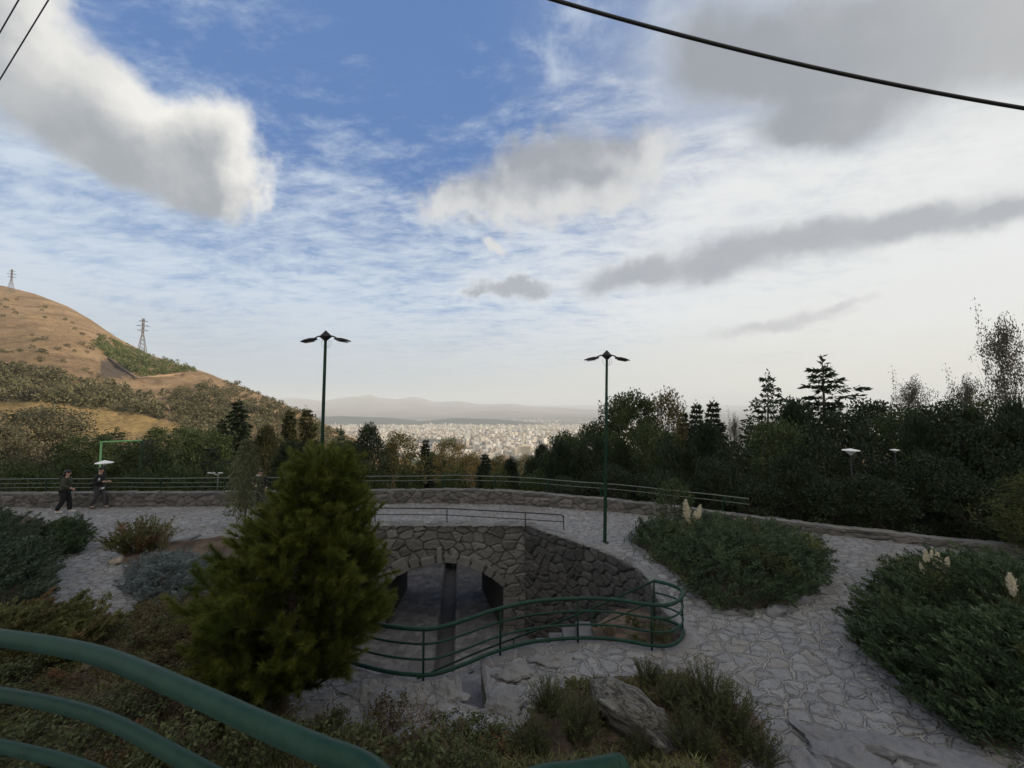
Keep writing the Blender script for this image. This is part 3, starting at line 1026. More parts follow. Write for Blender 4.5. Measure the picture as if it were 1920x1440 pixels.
# voussoirs round the opening: each one a rough wedge, slightly proud
b = MB()
rv = random.Random(3)
a0 = math.asin(hw / RAD)
k = 0; ang = -a0
while ang < a0 - .02:
    da = rv.uniform(.24, .72) / RAD * 1.0
    if ang + da > a0: da = a0 - ang
    h = rv.uniform(.22, .55); pr = rv.uniform(.03, .12)
    key = abs(ang + da / 2 + .02) < .08
    if key: h = .60; pr = .12
    V = []
    for dpt in (-.10 - pr, .35):
        for (aa, rr) in ((ang + .012, RAD - .01), (ang + da - .012, RAD - .01), (ang + da - .016, RAD + h * rv.uniform(.9, 1.05)), (ang + .016, RAD + h * rv.uniform(.9, 1.05))):
            V.append((mid + sin(aa) * rr, Y_ARCH + dpt + rv.uniform(-.02, .02), CZ + cos(aa) * rr))
    b.add(V, [(0, 1, 2, 3), (7, 6, 5, 4), (0, 4, 5, 1), (1, 5, 6, 2), (2, 6, 7, 3), (3, 7, 4, 0)])
    ang += da
nf = len(b.f)
o = build('voussoirs', b.v, b.f, M['arch_stone'], None, False)
o.data.attributes.new('tint', 'FLOAT', 'FACE').data.foreach_set('value', np.repeat([rv.uniform(.35, 1) for _ in range(nf // 6)], 6).astype(np.float32))
kid(bevelled(o, .03, 2), aw)
# quoins down the jambs
for xj, sgn in ((JX0, -1), (JX1, 1)):
    b = MB(); z = PIT_Z
    while z < SPR - .05:
        h = min(rv.uniform(.28, .42), SPR - z)
        w = rv.uniform(.3, .6)
        x0, x1 = (xj - w, xj + .02) if sgn < 0 else (xj - .02, xj + w)
        b.box(x0, x1, Y_ARCH - .09 - rv.random() * .05, Y_ARCH + .3, z + .012, z + h - .012); z += h
    o = b.build('jamb', M['arch_stone'])
    o.data.attributes.new('tint', 'FLOAT', 'FACE').data.foreach_set('value', np.repeat([rv.uniform(.3, .9) for _ in range(len(b.f) // 6)], 6).astype(np.float32))
    kid(bevelled(o, .025, 2), aw)
# vault and side walls of the passage
Yb = 18.75
nx_ = 28
prof = [(JX0, PIT_Z - .1)] + [(JX0 + (JX1 - JX0) * i / nx_, arch_z(JX0 + (JX1 - JX0) * i / nx_)) for i in range(nx_ + 1)] + [(JX1, PIT_Z - .1)]
V, F = [], []
for j, yy in enumerate((Y_ARCH + .02, 16.2, 17.4, Yb)):
    k_ = (yy - Y_ARCH) / (Yb - Y_ARCH)
    for (x, z) in prof: V.append((JX0 + (x - JX0) * (1 - .24 * k_), yy, z))
n = len(prof)
for j in range(3):
    for i in range(n - 1): F.append((j * n + i, j * n + i + 1, (j + 1) * n + i + 1, (j + 1) * n + i))
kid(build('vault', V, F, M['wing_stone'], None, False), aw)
# irregular coping of the arch wall, flush with the paving
kid(top_sheet('coping', [Vector((AX0, Y_ARCH - .1, 0)), Vector((AX1 + .05, Y_ARCH - .1, 0))], lambda x, y: .0, .42, mat_stone('coping_stone', (.19, .19, .185), (.2, .2, .2)), None, .45, 85, .03, .035), aw)

# curved wing wall
ww = empty('wing_wall', (wing[3].x, wing[3].y, PIT_Z)); tag(ww, 'dark curved retaining wall of rubble stone sloping down beside the arch', 'wall')
wing_s = spline(wing, 8)
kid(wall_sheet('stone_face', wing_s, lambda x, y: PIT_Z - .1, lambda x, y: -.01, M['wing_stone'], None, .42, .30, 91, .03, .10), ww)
kid(top_sheet('coping', wing_s, lambda x, y: .0, .30, mat_stone('coping_stone', (.19, .19, .188), (.2, .2, .2)), None, .45, 95, .03, .035), ww)
# near and left sides of the court
cw = empty('court_wall', (near[6].x, near[6].y, PIT_Z)); tag(cw, 'pale stone edging and face of the sunken court below the wavy green railing', 'wall')
near_s = [wing_s[-1]] + near + left
kid(MB().box(-1.46, .04, 7.0, 7.78, PIT_Z, nz_ := -.63).build('ledge', M['wall_stone']), cw)
kid(wall_sheet('stone_face', near_s, lambda x, y: PIT_Z - .1, lambda x, y: -.01, M['wall_stone'], None, .45, .32, 101, .045, .05), cw)
EDG = mat_stone('edging_stone', (.22, .22, .225), (.27, .26, .25))
for sg, ew in ((near_s[:10], .24), (near_s[9:12], .11), (near_s[11:14], .11), (near_s[13:15], .11), (near_s[14:], .24)):
    kid(top_sheet('edging', sg, lambda x, y: .012, ew, EDG, None, .5, 105, .03, .03), cw)

# floor of the court and of the passage
xf = np.arange(-8, 4.6, .06); yf = np.arange(5.6, 27, .07)
Xf, Yf = np.meshgrid(xf, yf, indexing='ij')
f1, ed, cid, cid2, ox, oy = voro(Xf / .34, Yf / .26, 111, .9)
chan = sstep(.34, .24, np.abs(Xf - (-2.06 + (Yf - 12) * -.128)))
Zf = PIT_Z + sstep(.02, .2, ed) * (.04 * (.4 + cid)) + (fbm(Xf * 6, Yf * 6, 112, 4) - .5) * .07 - chan * .5
m = mat_stone('court_paving', (.20, .20, .215), (.09, .09, .095), dark=.45)
kpf = (yf[None, :-1] < 18.6) | ((xf[:-1, None] > JX0 - .6) & (xf[:-1, None] < JX1 + .3))
tag(build('court_floor', np.stack([Xf, Yf, Zf], -1).reshape(-1, 3), grid_faces(len(xf), len(yf), kpf), m, smooth=True,
          vattr={'tint': cid.ravel() * (1 - chan.ravel()), 'joint': np.maximum((1 - sstep(.03, .14, ed)), chan).ravel()}), kind='structure')
# floor of the narrow runnel notched into the terrace edge
nz = -.55
V = [Vector((.05, 7.8, 0)), G(905, 1236), G(924, 1333), G(892, 1330), G(862, 1322), G(860, 1268), Vector((-1.45, 6.9, 0)), Vector((-1.45, 7.8, 0))]
xn = np.arange(-1.5, .12, .03); yn = np.arange(5.5, 7.9, .03)
Xn, Yn = np.meshgrid(xn, yn, indexing='ij')
Zn = nz + (fbm(Xn * 4, Yn * 4, 115, 4) - .5) * .12
kpn = in_poly((Xn[:-1, :-1] + Xn[1:, 1:]) / 2, (Yn[:-1, :-1] + Yn[1:, 1:]) / 2, [(p.x, p.y) for p in V])
Vn, Fn, (tn,) = compact(np.stack([Xn, Yn, Zn], -1).reshape(-1, 3), grid_faces(len(xn), len(yn), kpn), (fbm(Xn * 3, Yn * 3, 116).ravel(),))
tag(build('runnel_floor', Vn, Fn, m, smooth=True, vattr={'tint': tn, 'joint': tn * 0}), kind='structure')

# stairs going down to the left behind the wavy railing
st = empty('stone_stairs', (2.4, 8.4, 0)); tag(st, 'flight of grey stone steps descending to the left behind the wavy green railing', 'stairs')
hr0, hr1 = Vector((2.99, 8.33, 0)), Vector((1.52, 8.97, -.9))
hr2 = Vector((-.9, 9.75, -2.25)); hr3 = Vector((-3.2, 10.2, -3.5))
hrp = spline([hr0, hr1, hr2, hr3], 8)
b = MB()
NST = 21
for k in range(NST):
    z = -.28 - k * .18
    x1 = 1.75 - k * .29; x0 = x1 - .33
    yn0 = float(np.interp((x0 + x1) / 2, [-6, -1.5, -.9, -.3, .3, 1.2, 2.5], [6.75, 6.75, 7.85, 7.85, 7.75, 7.66, 7.7])) + .02
    yf0 = float(np.interp((x0 + x1) / 2, [p.x for p in hrp[::-1]], [p.y for p in hrp[::-1]])) + .15
    if yf0 - yn0 < .3: yf0 = yn0 + 1.4
    b.box(x0, x1, max(yn0, 7.0), yf0, PIT_Z - .05 - k * .004, z)
kid(bevelled(b.build('step', mat_plain('step_stone', (.105, .105, .108), .85, .35, 3, bmp=.7, bd=.02)), .015, 2), st)
st.children[0]['kind'] = 'stuff'

# ------------------------------------------------------------------ railings
def tube_obj(name, pts, r, mat, parent, n=10):
    o = MB().tube(pts, r, n).build(name, mat, None, True)
    if parent is not None: kid(o, parent)
    return o


rail = empty('wavy_railing', (near[6].x, near[6].y, 0)); tag(rail, 'wavy four-bar green tube railing looping round the edge of the sunken court', 'railing')
top_px = [(590, 1120), (640, 1152), (700, 1169), (760, 1178), (815, 1178), (870, 1163), (930, 1143), (1000, 1128), (1083, 1122), (1150, 1124), (1215, 1133), (1252, 1134), (1272, 1126), (1280, 1113), (1272, 1103), (1252, 1095), (1226, 1089)]
tp = [G(a, b_, .86) for a, b_ in top_px]
loop = spline(tp, 8)
for z, r, nm in ((.86, .034, 'top_rail'), (.62, .019, 'middle_rail'), (.37, .019, 'middle_rail'), (.12, .033, 'bottom_rail')):
    tube_obj(nm, [Vector((p.x, p.y, z)) for p in loop], r, M['green_paint'], rail)


def on_loop(px):
    # nearest point of the near run of the rail to that column
    best = min(loop[:int(len(loop) * .78)], key=lambda p: abs((960 + F_PX * p.x / (p.y)) - px))
    return best


for px in (620, 797, 940, 1083, 1215):
    p = on_loop(px)
    tube_obj('post', [Vector((p.x, p.y, -.1)), Vector((p.x, p.y, .86))], .019, M['dark_green_paint'], rail, 8)
for p in (loop[-22], loop[-1]):
    tube_obj('post', [Vector((p.x, p.y, -.12)), Vector((p.x, p.y, .86))], .019, M['dark_green_paint'], rail, 8)
# stair handrail carried on from the loop
hand = empty('stair_handrail', hr0); tag(hand, 'dark green handrail sloping down along the steps inside the court', 'handrail')
for dz, r, nm in ((.86, .022, 'top_rail'), (.45, .014, 'middle_rail')):
    tube_obj(nm, [p + Vector((0, 0, dz)) for p in spline([loop[-1] - Vector((0, 0, .86)), hr1, hr2, hr3], 8)], r, M['dark_green_paint'], hand)
for t in (7, 13, 19, 24):
    p = hrp[t]
    tube_obj('post', [p + Vector((0, 0, -.5)), p + Vector((0, 0, .86))], .017, M['dark_green_paint'], hand, 8)

# low railing above the arch
ar = empty('low_railing', (-2.5, 15.2, 0)); tag(ar, 'low dark two-bar railing on the edge above the stone arch', 'railing')
ap = [G(600, 980), G(703, 980), G(838, 981), G(985, 990), G(1057, 995)]
H_ = .56
tr = [p + Vector((0, 0, H_)) for p in ap]
tr_s = tr[:-1] + [tr[-1] + (tr[-2] - tr[-1]).normalized() * .10] + [tr[-1] + Vector((0, 0, -.08))]
tube_obj('top_rail', tr_s, .022, M['dark_metal'], ar)
tube_obj('lower_rail', [p + Vector((0, 0, H_ * .56)) for p in ap], .016, M['dark_metal'], ar)
for p in ap:
    tube_obj('post', [p + Vector((0, 0, -.1)), p + Vector((0, 0, H_ - .02))], .02, M['dark_metal'], ar, 8)

# railing on the parapet
pr_ = empty('parapet_railing', (0, 18.3, .6)); tag(pr_, 'long thin three-bar railing running along the top of the back parapet', 'railing')
cl = [a + (b - a) * 0 for a, b in zip(wall_line, wall_line[1:])]
mid_line = []
for a, b in zip(wall_line, wall_line[1:]):
    t = (b - a).normalized(); mid_line.append(a + Vector((-t.y, t.x, 0)) * .24)
xe = G(1420, 988).x
run = [p for p in mid_line if p.x < xe]
def rail_h(x): return float(np.interp(x, [G(0, 951).x, G(850, 943).x, G(1225, 967).x, xe], [.58, .60, .62, .62]))
rr = random.Random(11)
for fr, r in ((1.0, .024), (.66, .017), (.33, .017)):
    seg = [Vector((p.x, p.y, wall_h(p.x, p.y) * .2 + .8 * float(np.interp(p.x, wtop_x, _wt)) + rail_h(p.x) * fr + .008 * sin(p.x * 1.7))) for p in run]
    if fr < .4: seg = [q for q in seg if q.x < G(440, 949).x + .3]
    tube_obj('rail', seg, r, M['grey_paint'], pr_, 6)
acc = 0; last = run[0]
for p in run:
    acc += (p - last).length; last = p
    if acc > 2.25:
        acc = 0
        z0 = wall_h(p.x, p.y) - .1
        pts = [Vector((p.x, p.y, z0)), Vector((p.x, p.y, z0 + .38)), Vector((p.x + .03, p.y - .05, z0 + .52)), Vector((p.x + .06, p.y - .02, z0 + .1 + rail_h(p.x)))]
        tube_obj('post', spline(pts, 4), .026, M['green_paint'], pr_, 6)

# ------------------------------------------------------------------ handrail in front of the camera and its landing
hrz = EYE - .72
hpx = [(-420, 1165), (-200, 1175), (0, 1196), (180, 1228), (340, 1291), (500, 1363), (600, 1405), (690, 1442)]
hp = [G(a, b_, hrz) for a, b_ in hpx]
hp += [Vector((-.13, .708, hrz)), G(1000, 1468, hrz), G(1085, 1455, hrz), G(1158, 1440, hrz)]
ls = spline(hp, 8)
fr = empty('curved_handrail', (-.8, 1.0, EYE - 1.62)); tag(fr, 'thick green tube handrail sweeping across the foreground with thinner bars below', 'railing')
o = MB().tube(ls, .0232, 20).build('top_rail', M['green_paint'], None, True); kid(o, fr)
# domed end of the tube
e = ls[-1]; t = (ls[-1] - ls[-2]).normalized()
o = MB().tube([e, e + t * .012, e + t * .02, e + t * .023], [.0232, .020, .013, .003], 20).build('end_cap', M['green_paint'], None, True); kid(o, fr)
for dz, r, sh in ((.165, .018, .0), (.315, .0165, .0), (.47, .024, 0)):
    pts = [Vector((p.x, p.y + sh, p.z - dz)) for p in ls]
    kid(MB().tube(pts, r, 16).build('lower_rail', M['green_paint'], None, True), fr)
for i in (2, len(ls) - 3):
    p = ls[i]
    kid(MB().tube([Vector((p.x, p.y, EYE - 1.66)), Vector((p.x, p.y, hrz))], .02, 12).build('post', M['green_paint'], None, True), fr)
lb = MB().box(-4.6, 2.6, -2.5, 1.28, EYE - 1.78, EYE - 1.62).build('viewing_platform', mat_plain('landing_stone', (.24, .235, .23), .85, .25, 2, bmp=.6))
tag(bevelled(lb, .03), kind='structure')

# ------------------------------------------------------------------ lamp posts
def lamp_post(base, top, lab, spin, head_s=1.0):
    r = empty('street_lamp', base); tag(r, lab, 'street lamp', 'twin-headed lamp posts on the terrace')
    ax = (top - base)
    H = ax.length
    off = lambda z: ax * (z / H)
    mats = M['dark_green_paint']
    MB().tube([off(0), off(.02), off(H * .5), off(H - .25)], [.065, .06, .05, .042], 12).build('pole', mats, r, True)
    MB().tube([Vector((0, 0, -.02)), Vector((0, 0, .03))], [.13, .13], 12).build('base_plate', M['dark_metal'], r)
    # pyramid-shaped head, standing on its point
    c = off(H - .18)
    s = .20 * head_s
    b = MB()
    V = [c + Vector((0, 0, .20))]
    for k in range(4):
        a = spin + k * pi / 2
        V.append(c + Vector((cos(a) * s, sin(a) * s, .0)))
    V.append(c + Vector((0, 0, -.17)))
    b.add(V, [(0, 1, 2), (0, 2, 3), (0, 3, 4), (0, 4, 1), (5, 2, 1), (5, 3, 2), (5, 4, 3), (5, 1, 4)])
    bevelled(b.build('head_box', M['dark_metal'], r), .012)
    for sg, dr in ((-1, .08), (1, .10)):
        u = Vector((cos(spin) * sg, sin(spin) * sg, 0))
        v = Vector((-u.y, u.x, 0))
        p0 = c + u * .12 + Vector((0, 0, .02)); p1 = c + u * .24 + Vector((0, 0, .0)); p2 = c + u * .34 + Vector((0, 0, -.05))
        a = MB().tube(spline([p0, p1, p2], 4), .022, 8).build('arm', M['dark_metal'], r, True)
        # flat shovel-like lantern: body over a shallow glass
        tilt = Matrix.Rotation(R(9), 3, v)
        b = MB(); secs = [(0, .055, .03), (.06, .09, .055), (.20, .115, .07), (.36, .105, .055), (.47, .06, .03), (.52, .015, .012)]
        VV, FF = [], []
        for (d, hw_, hh) in secs:
            for k in range(12):
                w = 2 * pi * k / 12
                zz_ = sin(w) * hh * (1.0 if sin(w) > 0 else .45)
                q = u * d + v * (cos(w) * hw_) + Vector((0, 0, zz_))
                VV.append(p2 + u * -.06 + tilt @ q + Vector((0, 0, -.03)))
        for i in range(len(secs) - 1):
            for k in range(12): FF.append((i * 12 + k, i * 12 + (k + 1) % 12, (i + 1) * 12 + (k + 1) % 12, (i + 1) * 12 + k))
        FF += [tuple(range(12))[::-1], tuple(60 + k for k in range(12))]
        hd = build('lantern', VV, FF, M['dark_metal'], a, True)
        g = MB().add([p2 + tilt @ (u * (.02 + .34 * (i // 4 == 0 and (0, 1, 1, 0)[i] or 0)) + v * ((-.07, -.07, .07, .07)[i])) + Vector((0, 0, -.075)) for i in range(4)] +
                     [p2 + tilt @ (u * (.06 + .26 * (0, 1, 1, 0)[i]) + v * ((-.05, -.05, .05, .05)[i])) + Vector((0, 0, -.095)) for i in range(4)],
                     [(0, 1, 2, 3), (7, 6, 5, 4), (0, 4, 5, 1), (1, 5, 6, 2), (2, 6, 7, 3), (3, 7, 4, 0)])
        g.build('lens', mat_plain('lamp_lens', (.16, .15, .13), .25, .1, 6), r)
    # loose wires hanging under the head
    b = MB()
    for q in (-.09, .06, .11):
        b.tube(spline([c + Vector((q, .02, -.1)), c + Vector((q * 1.6, .03, -.22)), c + Vector((q * .6, .02, -.34))], 4), .004, 5)
    b.build('hanging_wire', M['cable'], r)
    return r


lb_ = G(1134, 1018); lt_ = P(1138, 657, lb_.y + .05)
lamp_post(lb_, lt_, 'green lamp post standing alone on the paving right of the stone arch', R(4))
lt2 = P(611, 620, 11.9)
lamp_post(Vector((G(600, 1050).x * 0 + P(602, 900, 11.9).x, 11.85, 0.0)), lt2, 'taller-looking green lamp post rising behind the bushy pine', R(-3), 1.08)

# ------------------------------------------------------------------ overhead lines
A, B_ = P(1040, 0, 5.0), P(1920, 203, 5.2)
d = B_ - A
pts = []
for i in range(60):
    t = -1.5 + 4 * i / 59
    q = A + d * t
    pts.append(Vector((q.x, q.y, q.z - .22 * (1 - (2 * t - 1) ** 2) * .5)))
tag(MB().tube(pts, .024, 8).build('power_cable', M['cable'], None, True), 'thick black cable sagging across the upper right sky', 'cable')
for (p0, p1, lab) in (((-2, 152), (92, -2), 'thin dark wire crossing the left corner of the sky, the lower of the pair'), ((-2, 64), (36, -2), 'short thin wire at the very corner of the sky, the upper of the pair')):
    A, B_ = P(*p0, 7), P(*p1, 6.6); d = B_ - A
    tag(MB().tube([A - d * 18, A, B_, B_ + d * 9], .010, 6).build('overhead_wire', M['wire'], None, True), lab, 'wire')
# ------------------------------------------------------------------ foliage kit
def unit(v): return v / (np.linalg.norm(v, axis=-1, keepdims=True) + 1e-9)
def rdir(n, r=rng): return unit(r.normal(size=(n, 3)))


def leaf_quads(Pp, D, L, W, r=rng):
    """rhombic leaves: base points, directions, lengths, widths"""
    n = len(Pp)
    L = np.broadcast_to(np.asarray(L, float), (n,))[:, None]; W = np.broadcast_to(np.asarray(W, float), (n,))[:, None]
    S = unit(np.cross(D, rdir(n, r)))
    V = np.stack([Pp, Pp + D * L * .5 + S * W * .5, Pp + D * L, Pp + D * L * .5 - S * W * .5], 1).reshape(-1, 3)
    return V, np.arange(4 * n, dtype=np.int32).reshape(n, 4)


def needle_tris(Pp, D, L, W, r=rng):
    n = len(Pp)
    L = np.broadcast_to(np.asarray(L, float), (n,))[:, None]; W = np.broadcast_to(np.asarray(W, float), (n,))[:, None]
    S = unit(np.cross(D, rdir(n, r)))
    V = np.stack([Pp - S * W * .5, Pp + S * W * .5, Pp + D * L], 1).reshape(-1, 3)
    return V, np.arange(3 * n, dtype=np.int32).reshape(n, 3)


def crown(name, parts, mat, parent, tint=None):
    """parts: list of (V, F) with the same face size"""
    Vs, Fs, n = [], [], 0
    for V, F in parts:
        Vs.append(V); Fs.append(F + n); n += len(V)
    F = np.concatenate(Fs)
    t = rng.random(len(F)) if tint is None else tint
    return build(name, np.concatenate(Vs), F, mat, parent, fattr={'tint': t})


def tree_root(name, label, cat, group=None):
    o = empty(name); tag(o, label, cat, group); return o


def limb(b, p0, p1, r0, r1, bend=.1, n=5, k=6):
    p0, p1 = Vector(p0), Vector(p1)
    L = (p1 - p0).length
    o = Vector(rng.normal(size=3)) * L * bend
    pts = [p0.lerp(p1, i / n) + o * sin(pi * i / n) * .5 for i in range(n + 1)]
    b.tube(pts, [r0 + (r1 - r0) * i / n for i in range(n + 1)], k, cap=False)
    return pts


F_ = {
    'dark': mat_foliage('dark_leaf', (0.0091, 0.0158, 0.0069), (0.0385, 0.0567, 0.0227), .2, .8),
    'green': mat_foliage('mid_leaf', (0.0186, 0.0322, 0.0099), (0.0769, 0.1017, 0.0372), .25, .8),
    'olive': mat_foliage('olive_leaf', (0.0372, 0.0397, 0.0124), (0.1426, 0.1240, 0.0446), .3, .7),
    'autumn': mat_foliage('autumn_leaf', (0.0581, 0.0488, 0.0139), (0.1976, 0.1454, 0.0465), .3, .7, c3=(0.0698, 0.0872, 0.0291)),
    'grey': mat_foliage('grey_green_leaf', (0.0488, 0.0521, 0.0304), (0.1465, 0.1411, 0.0890), .3, .6),
    'conifer': mat_foliage('conifer_needle', (0.0091, 0.0171, 0.0102), (0.0398, 0.0589, 0.0272), .12, .9),
    'conifer_olive': mat_foliage('sunlit_conifer_needle', (0.0223, 0.0273, 0.0099), (0.0930, 0.0930, 0.0372), .15, .9),  # paler olive copy of the conifer tone, sunshine put into the colour
    'bare': mat_foliage('thin_leaf', (0.0775, 0.0697, 0.0543), (0.2015, 0.1860, 0.1318), .3, .9),
    'pine': mat_foliage('pine_needle', (.024, .038, .007), (.165, .19, .032), .32, 2.0, c3=(.06, .09, .014)),
    'juniper': mat_foliage('juniper_scale', (0.0175, 0.0339, 0.0151), (0.0853, 0.1230, 0.0578), .15, 1.3, c3=(0.0628, 0.0753, 0.0277)),
    'juniper_blue': mat_foliage('blue_juniper_scale', (0.0244, 0.0406, 0.0270), (0.1147, 0.1553, 0.1013), .15, 1.3),
    'spruce': mat_foliage('golden_conifer_scale', (0.0220, 0.0320, 0.0080), (0.0850, 0.1000, 0.0240), .25, 1.5),
    'blue': mat_foliage('lavender_leaf', (0.0620, 0.0775, 0.0775), (0.1860, 0.2247, 0.2247), .2, 1.8),
    'bush': mat_foliage('bush_leaf', (0.0391, 0.0446, 0.0156), (0.1451, 0.1507, 0.0558), .25, 2.0, c3=(0.1674, 0.0837, 0.0446)),
    'dry': mat_foliage('dry_leaf', (0.0391, 0.0335, 0.0179), (0.1339, 0.1116, 0.0558), .25, 2.0, c3=(0.1004, 0.0558, 0.0335)),
    'broom': mat_foliage('broom_leaf', (0.0312, 0.0424, 0.0156), (0.1172, 0.1395, 0.0558), .25, 2.0),
    'straw': mat_foliage('straw_blade', (0.1200, 0.1000, 0.0550), (0.3600, 0.3100, 0.1900), .25, 2.0),
    'reed': mat_foliage('grass_blade', (0.0775, 0.0930, 0.0310), (0.2635, 0.2712, 0.1162), .25, 2.0),
    'plume': mat_foliage('plume_hair', (0.6000, 0.5400, 0.4000), (0.8500, 0.8000, 0.6600), .35, 5.),
    'young': mat_foliage('young_leaf', (.045, .058, .024), (.16, .17, .085), .3, 1.5),
    'scrub': mat_foliage('hill_scrub', (0.0595, 0.0578, 0.0306), (0.1615, 0.1530, 0.0765), .1, .05),
    'scrub_green': mat_foliage('hill_green', (0.0510, 0.0714, 0.0238), (0.1700, 0.2040, 0.0680), .1, .05),
}


def clump_pts(n, c, rad, r=rng, shell=.55):
    d = rdir(n, r); q = r.random(n) ** shell
    return c + d * q[:, None] * rad, d


def make_broad(h, w, mat, leaf=.22, nleaf=21000, label='', name='tree', low=.25, loose=1.0, seed=0, bark='bark'):
    r = np.random.default_rng(seed)
    root = tree_root(name, label, 'tree')
    b = MB()
    limb(b, (0, 0, -1.0), (w * .02, 0, h * .55), w * .035 + .05, w * .02, .05, 6, 8)
    cs = []
    nc = 44
    for i in range(nc):
        z = low + (1 - low) * (i + .5) / nc
        prof = sqrt(max(.02, 1 - ((z - (low + .36 * (1 - low))) / (.64 * (1 - low) + .03)) ** 2)) if z > low + .36 * (1 - low) else .55 + .45 * (z - low) / (.36 * (1 - low))
        a = i * 2.399 + r.random() * .6
        rad = w * .5 * prof * (.45 + .5 * r.random())
        cs.append((cos(a) * rad, sin(a) * rad, z * h * (.96 + .06 * r.random())))
    parts = []
    for i, c in enumerate(cs):
        rr = np.array([w * .17, w * .17, h * .085]) * r.uniform(.6, 1.25) * loose
        n = int(nleaf / nc * r.uniform(.6, 1.3))
        p, d = clump_pts(n, np.array(c), rr, r)
        dd = unit(d * .6 + r.normal(size=(n, 3)) * .6 + np.array([0, 0, -.1]))
        parts.append(leaf_quads(p, dd, leaf * r.uniform(.6, 1.3, n), leaf * .62 * r.uniform(.7, 1.2, n), r))
        if i % 3 == 0: limb(b, (w * .01, 0, h * (.15 + .4 * r.random())), c, w * .014 + .015, .012, .15, 5, 5)
    b.build('trunk', M[bark], root, True)
    crown('crown', parts, mat, root)
    return root


def make_cedar(h, w, mat, label='', name='cedar_tree', seed=0, n_lev=17, dens=1.0, droop=.12, upsweep=.1, low=.08, flat=.12, var=.1, pw=.8, lf=.038, skip=.12):
    r = np.random.default_rng(seed)
    root = tree_root(name, label, 'tree')
    b = MB(); lean = r.normal() * .02 * h
    b.tube([(lean * (t ** 2), 0, -1 + (h + 1) * t) for t in np.linspace(0, 1, 8)], [max(.01, (.02 * h + .03) * (1 - t) + .012) for t in np.linspace(0, 1, 8)], 7, cap=False)
    parts = []
    for k in range(n_lev):
        t = low + (1 - low) * (k + .3 * r.random()) / n_lev
        z0 = t * h
        L0 = (w * .5 * (1 - t) ** pw * (1.05 if k % 2 else .85) + .05 * w) * (1 + var * r.normal() * .6)
        nb = 5 if t < .85 else 4
        for q in range(nb):
            if r.random() < skip: continue
            a = q * 2 * pi / nb + k * 1.1 + r.random() * .5
            L = L0 * r.uniform(.65 - var * .5, 1.18 + var * .3)
            u = np.array([cos(a), sin(a), 0])
            npt = 7
            pts = []
            for i in range(npt):
                s = i / (npt - 1)
                pts.append(np.array([lean * t * t, 0, z0]) + u * L * s + np.array([0, 0, L * (upsweep * s - droop * s * s + .10 * s ** 3)]))
            pts = np.array(pts)
            b.tube([tuple(p) for p in pts], [max(.008, .012 * h / 9 * (1 - .8 * i / npt) * (1.3 - t)) for i in range(npt)], 4, cap=False)
            n = int(95 * dens * (L / (w * .5)) + 22)
            s = r.random(n) ** .75
            base = np.stack([np.interp(s, np.linspace(0, 1, npt), pts[:, j]) for j in range(3)], 1)
            side = np.cross(u, [0, 0, 1.])
            width = L * .26 * (1 - .55 * s) * r.normal(size=n) * .7
            base = base + side * width[:, None] + np.array([0, 0, 1]) * (r.normal(size=n) * L * flat * .35 - np.abs(width) * .22)[:, None]
            d = unit(u * .7 + side * np.sign(width)[:, None] * .6 + r.normal(size=(n, 3)) * .35 + np.array([0, 0, -.05]))
            ll = h * lf * r.uniform(.6, 1.25, n)
            parts.append(leaf_quads(base, d, ll, ll * .36, r))
    # leader
    n = 40
    p = np.stack([np.full(n, lean), np.zeros(n), h * r.uniform(.88, 1.02, n)], 1) + r.normal(size=(n, 3)) * .01 * h
    parts.append(leaf_quads(p, unit(r.normal(size=(n, 3)) * .6 + [0, 0, .7]), h * .03, h * .01, r))
    b.build('trunk', M['bark'], root, True)
    crown('crown', parts, mat, root)
    return root


def make_poplar(h, w, mat, label='', name='sparse_tree', seed=0, nleaf=6800, leaf=.19):
    r = np.random.default_rng(seed)
    root = tree_root(name, label, 'tree')
    b = MB(); b.tube([(0, 0, -1 + (h + 1) * t) for t in np.linspace(0, 1, 8)], [max(.012, .013 * h * (1 - t) + .01) for t in np.linspace(0, 1, 8)], 7, cap=False)
    P_, D_ = [], []
    for k in range(46):
        t = .22 + .74 * k / 46
        a = k * 2.4 + r.random()
        prof = sin(pi * min(1, max(.05, (t - .12) / .9)) ** .8)
        L = w * .5 * max(.2, prof) * r.uniform(.7, 1.15)
        up = L * r.uniform(1.5, 2.4)
        p0 = np.array([0, 0, t * h * .92]); p1 = p0 + [cos(a) * L, sin(a) * L, min(up, h - p0[2])]
        pts = limb(b, p0, p1, .010 * h * (1 - t) * .5 + .012, .006, .12, 5, 4)
        for q in range(5):
            i = r.integers(2, 6); s0 = np.array(pts[i])
            e = s0 + r.normal(size=3) * L * .28 + [0, 0, L * .25]
            limb(b, s0, e, .010, .004, .1, 3, 3)
            n = int(nleaf / 46 / 5)
            s = r.random(n)
            P_.append(s0 + (e - s0) * s[:, None] + r.normal(size=(n, 3)) * .045 * w)
    Pp = np.concatenate(P_)
    V, F = leaf_quads(Pp, rdir(len(Pp), r), leaf * r.uniform(.6, 1.2, len(Pp)), leaf * .7, r)
    b.build('trunk', M['pale_bark'], root, True)
    crown('crown', [(V, F)], mat, root)
    return root


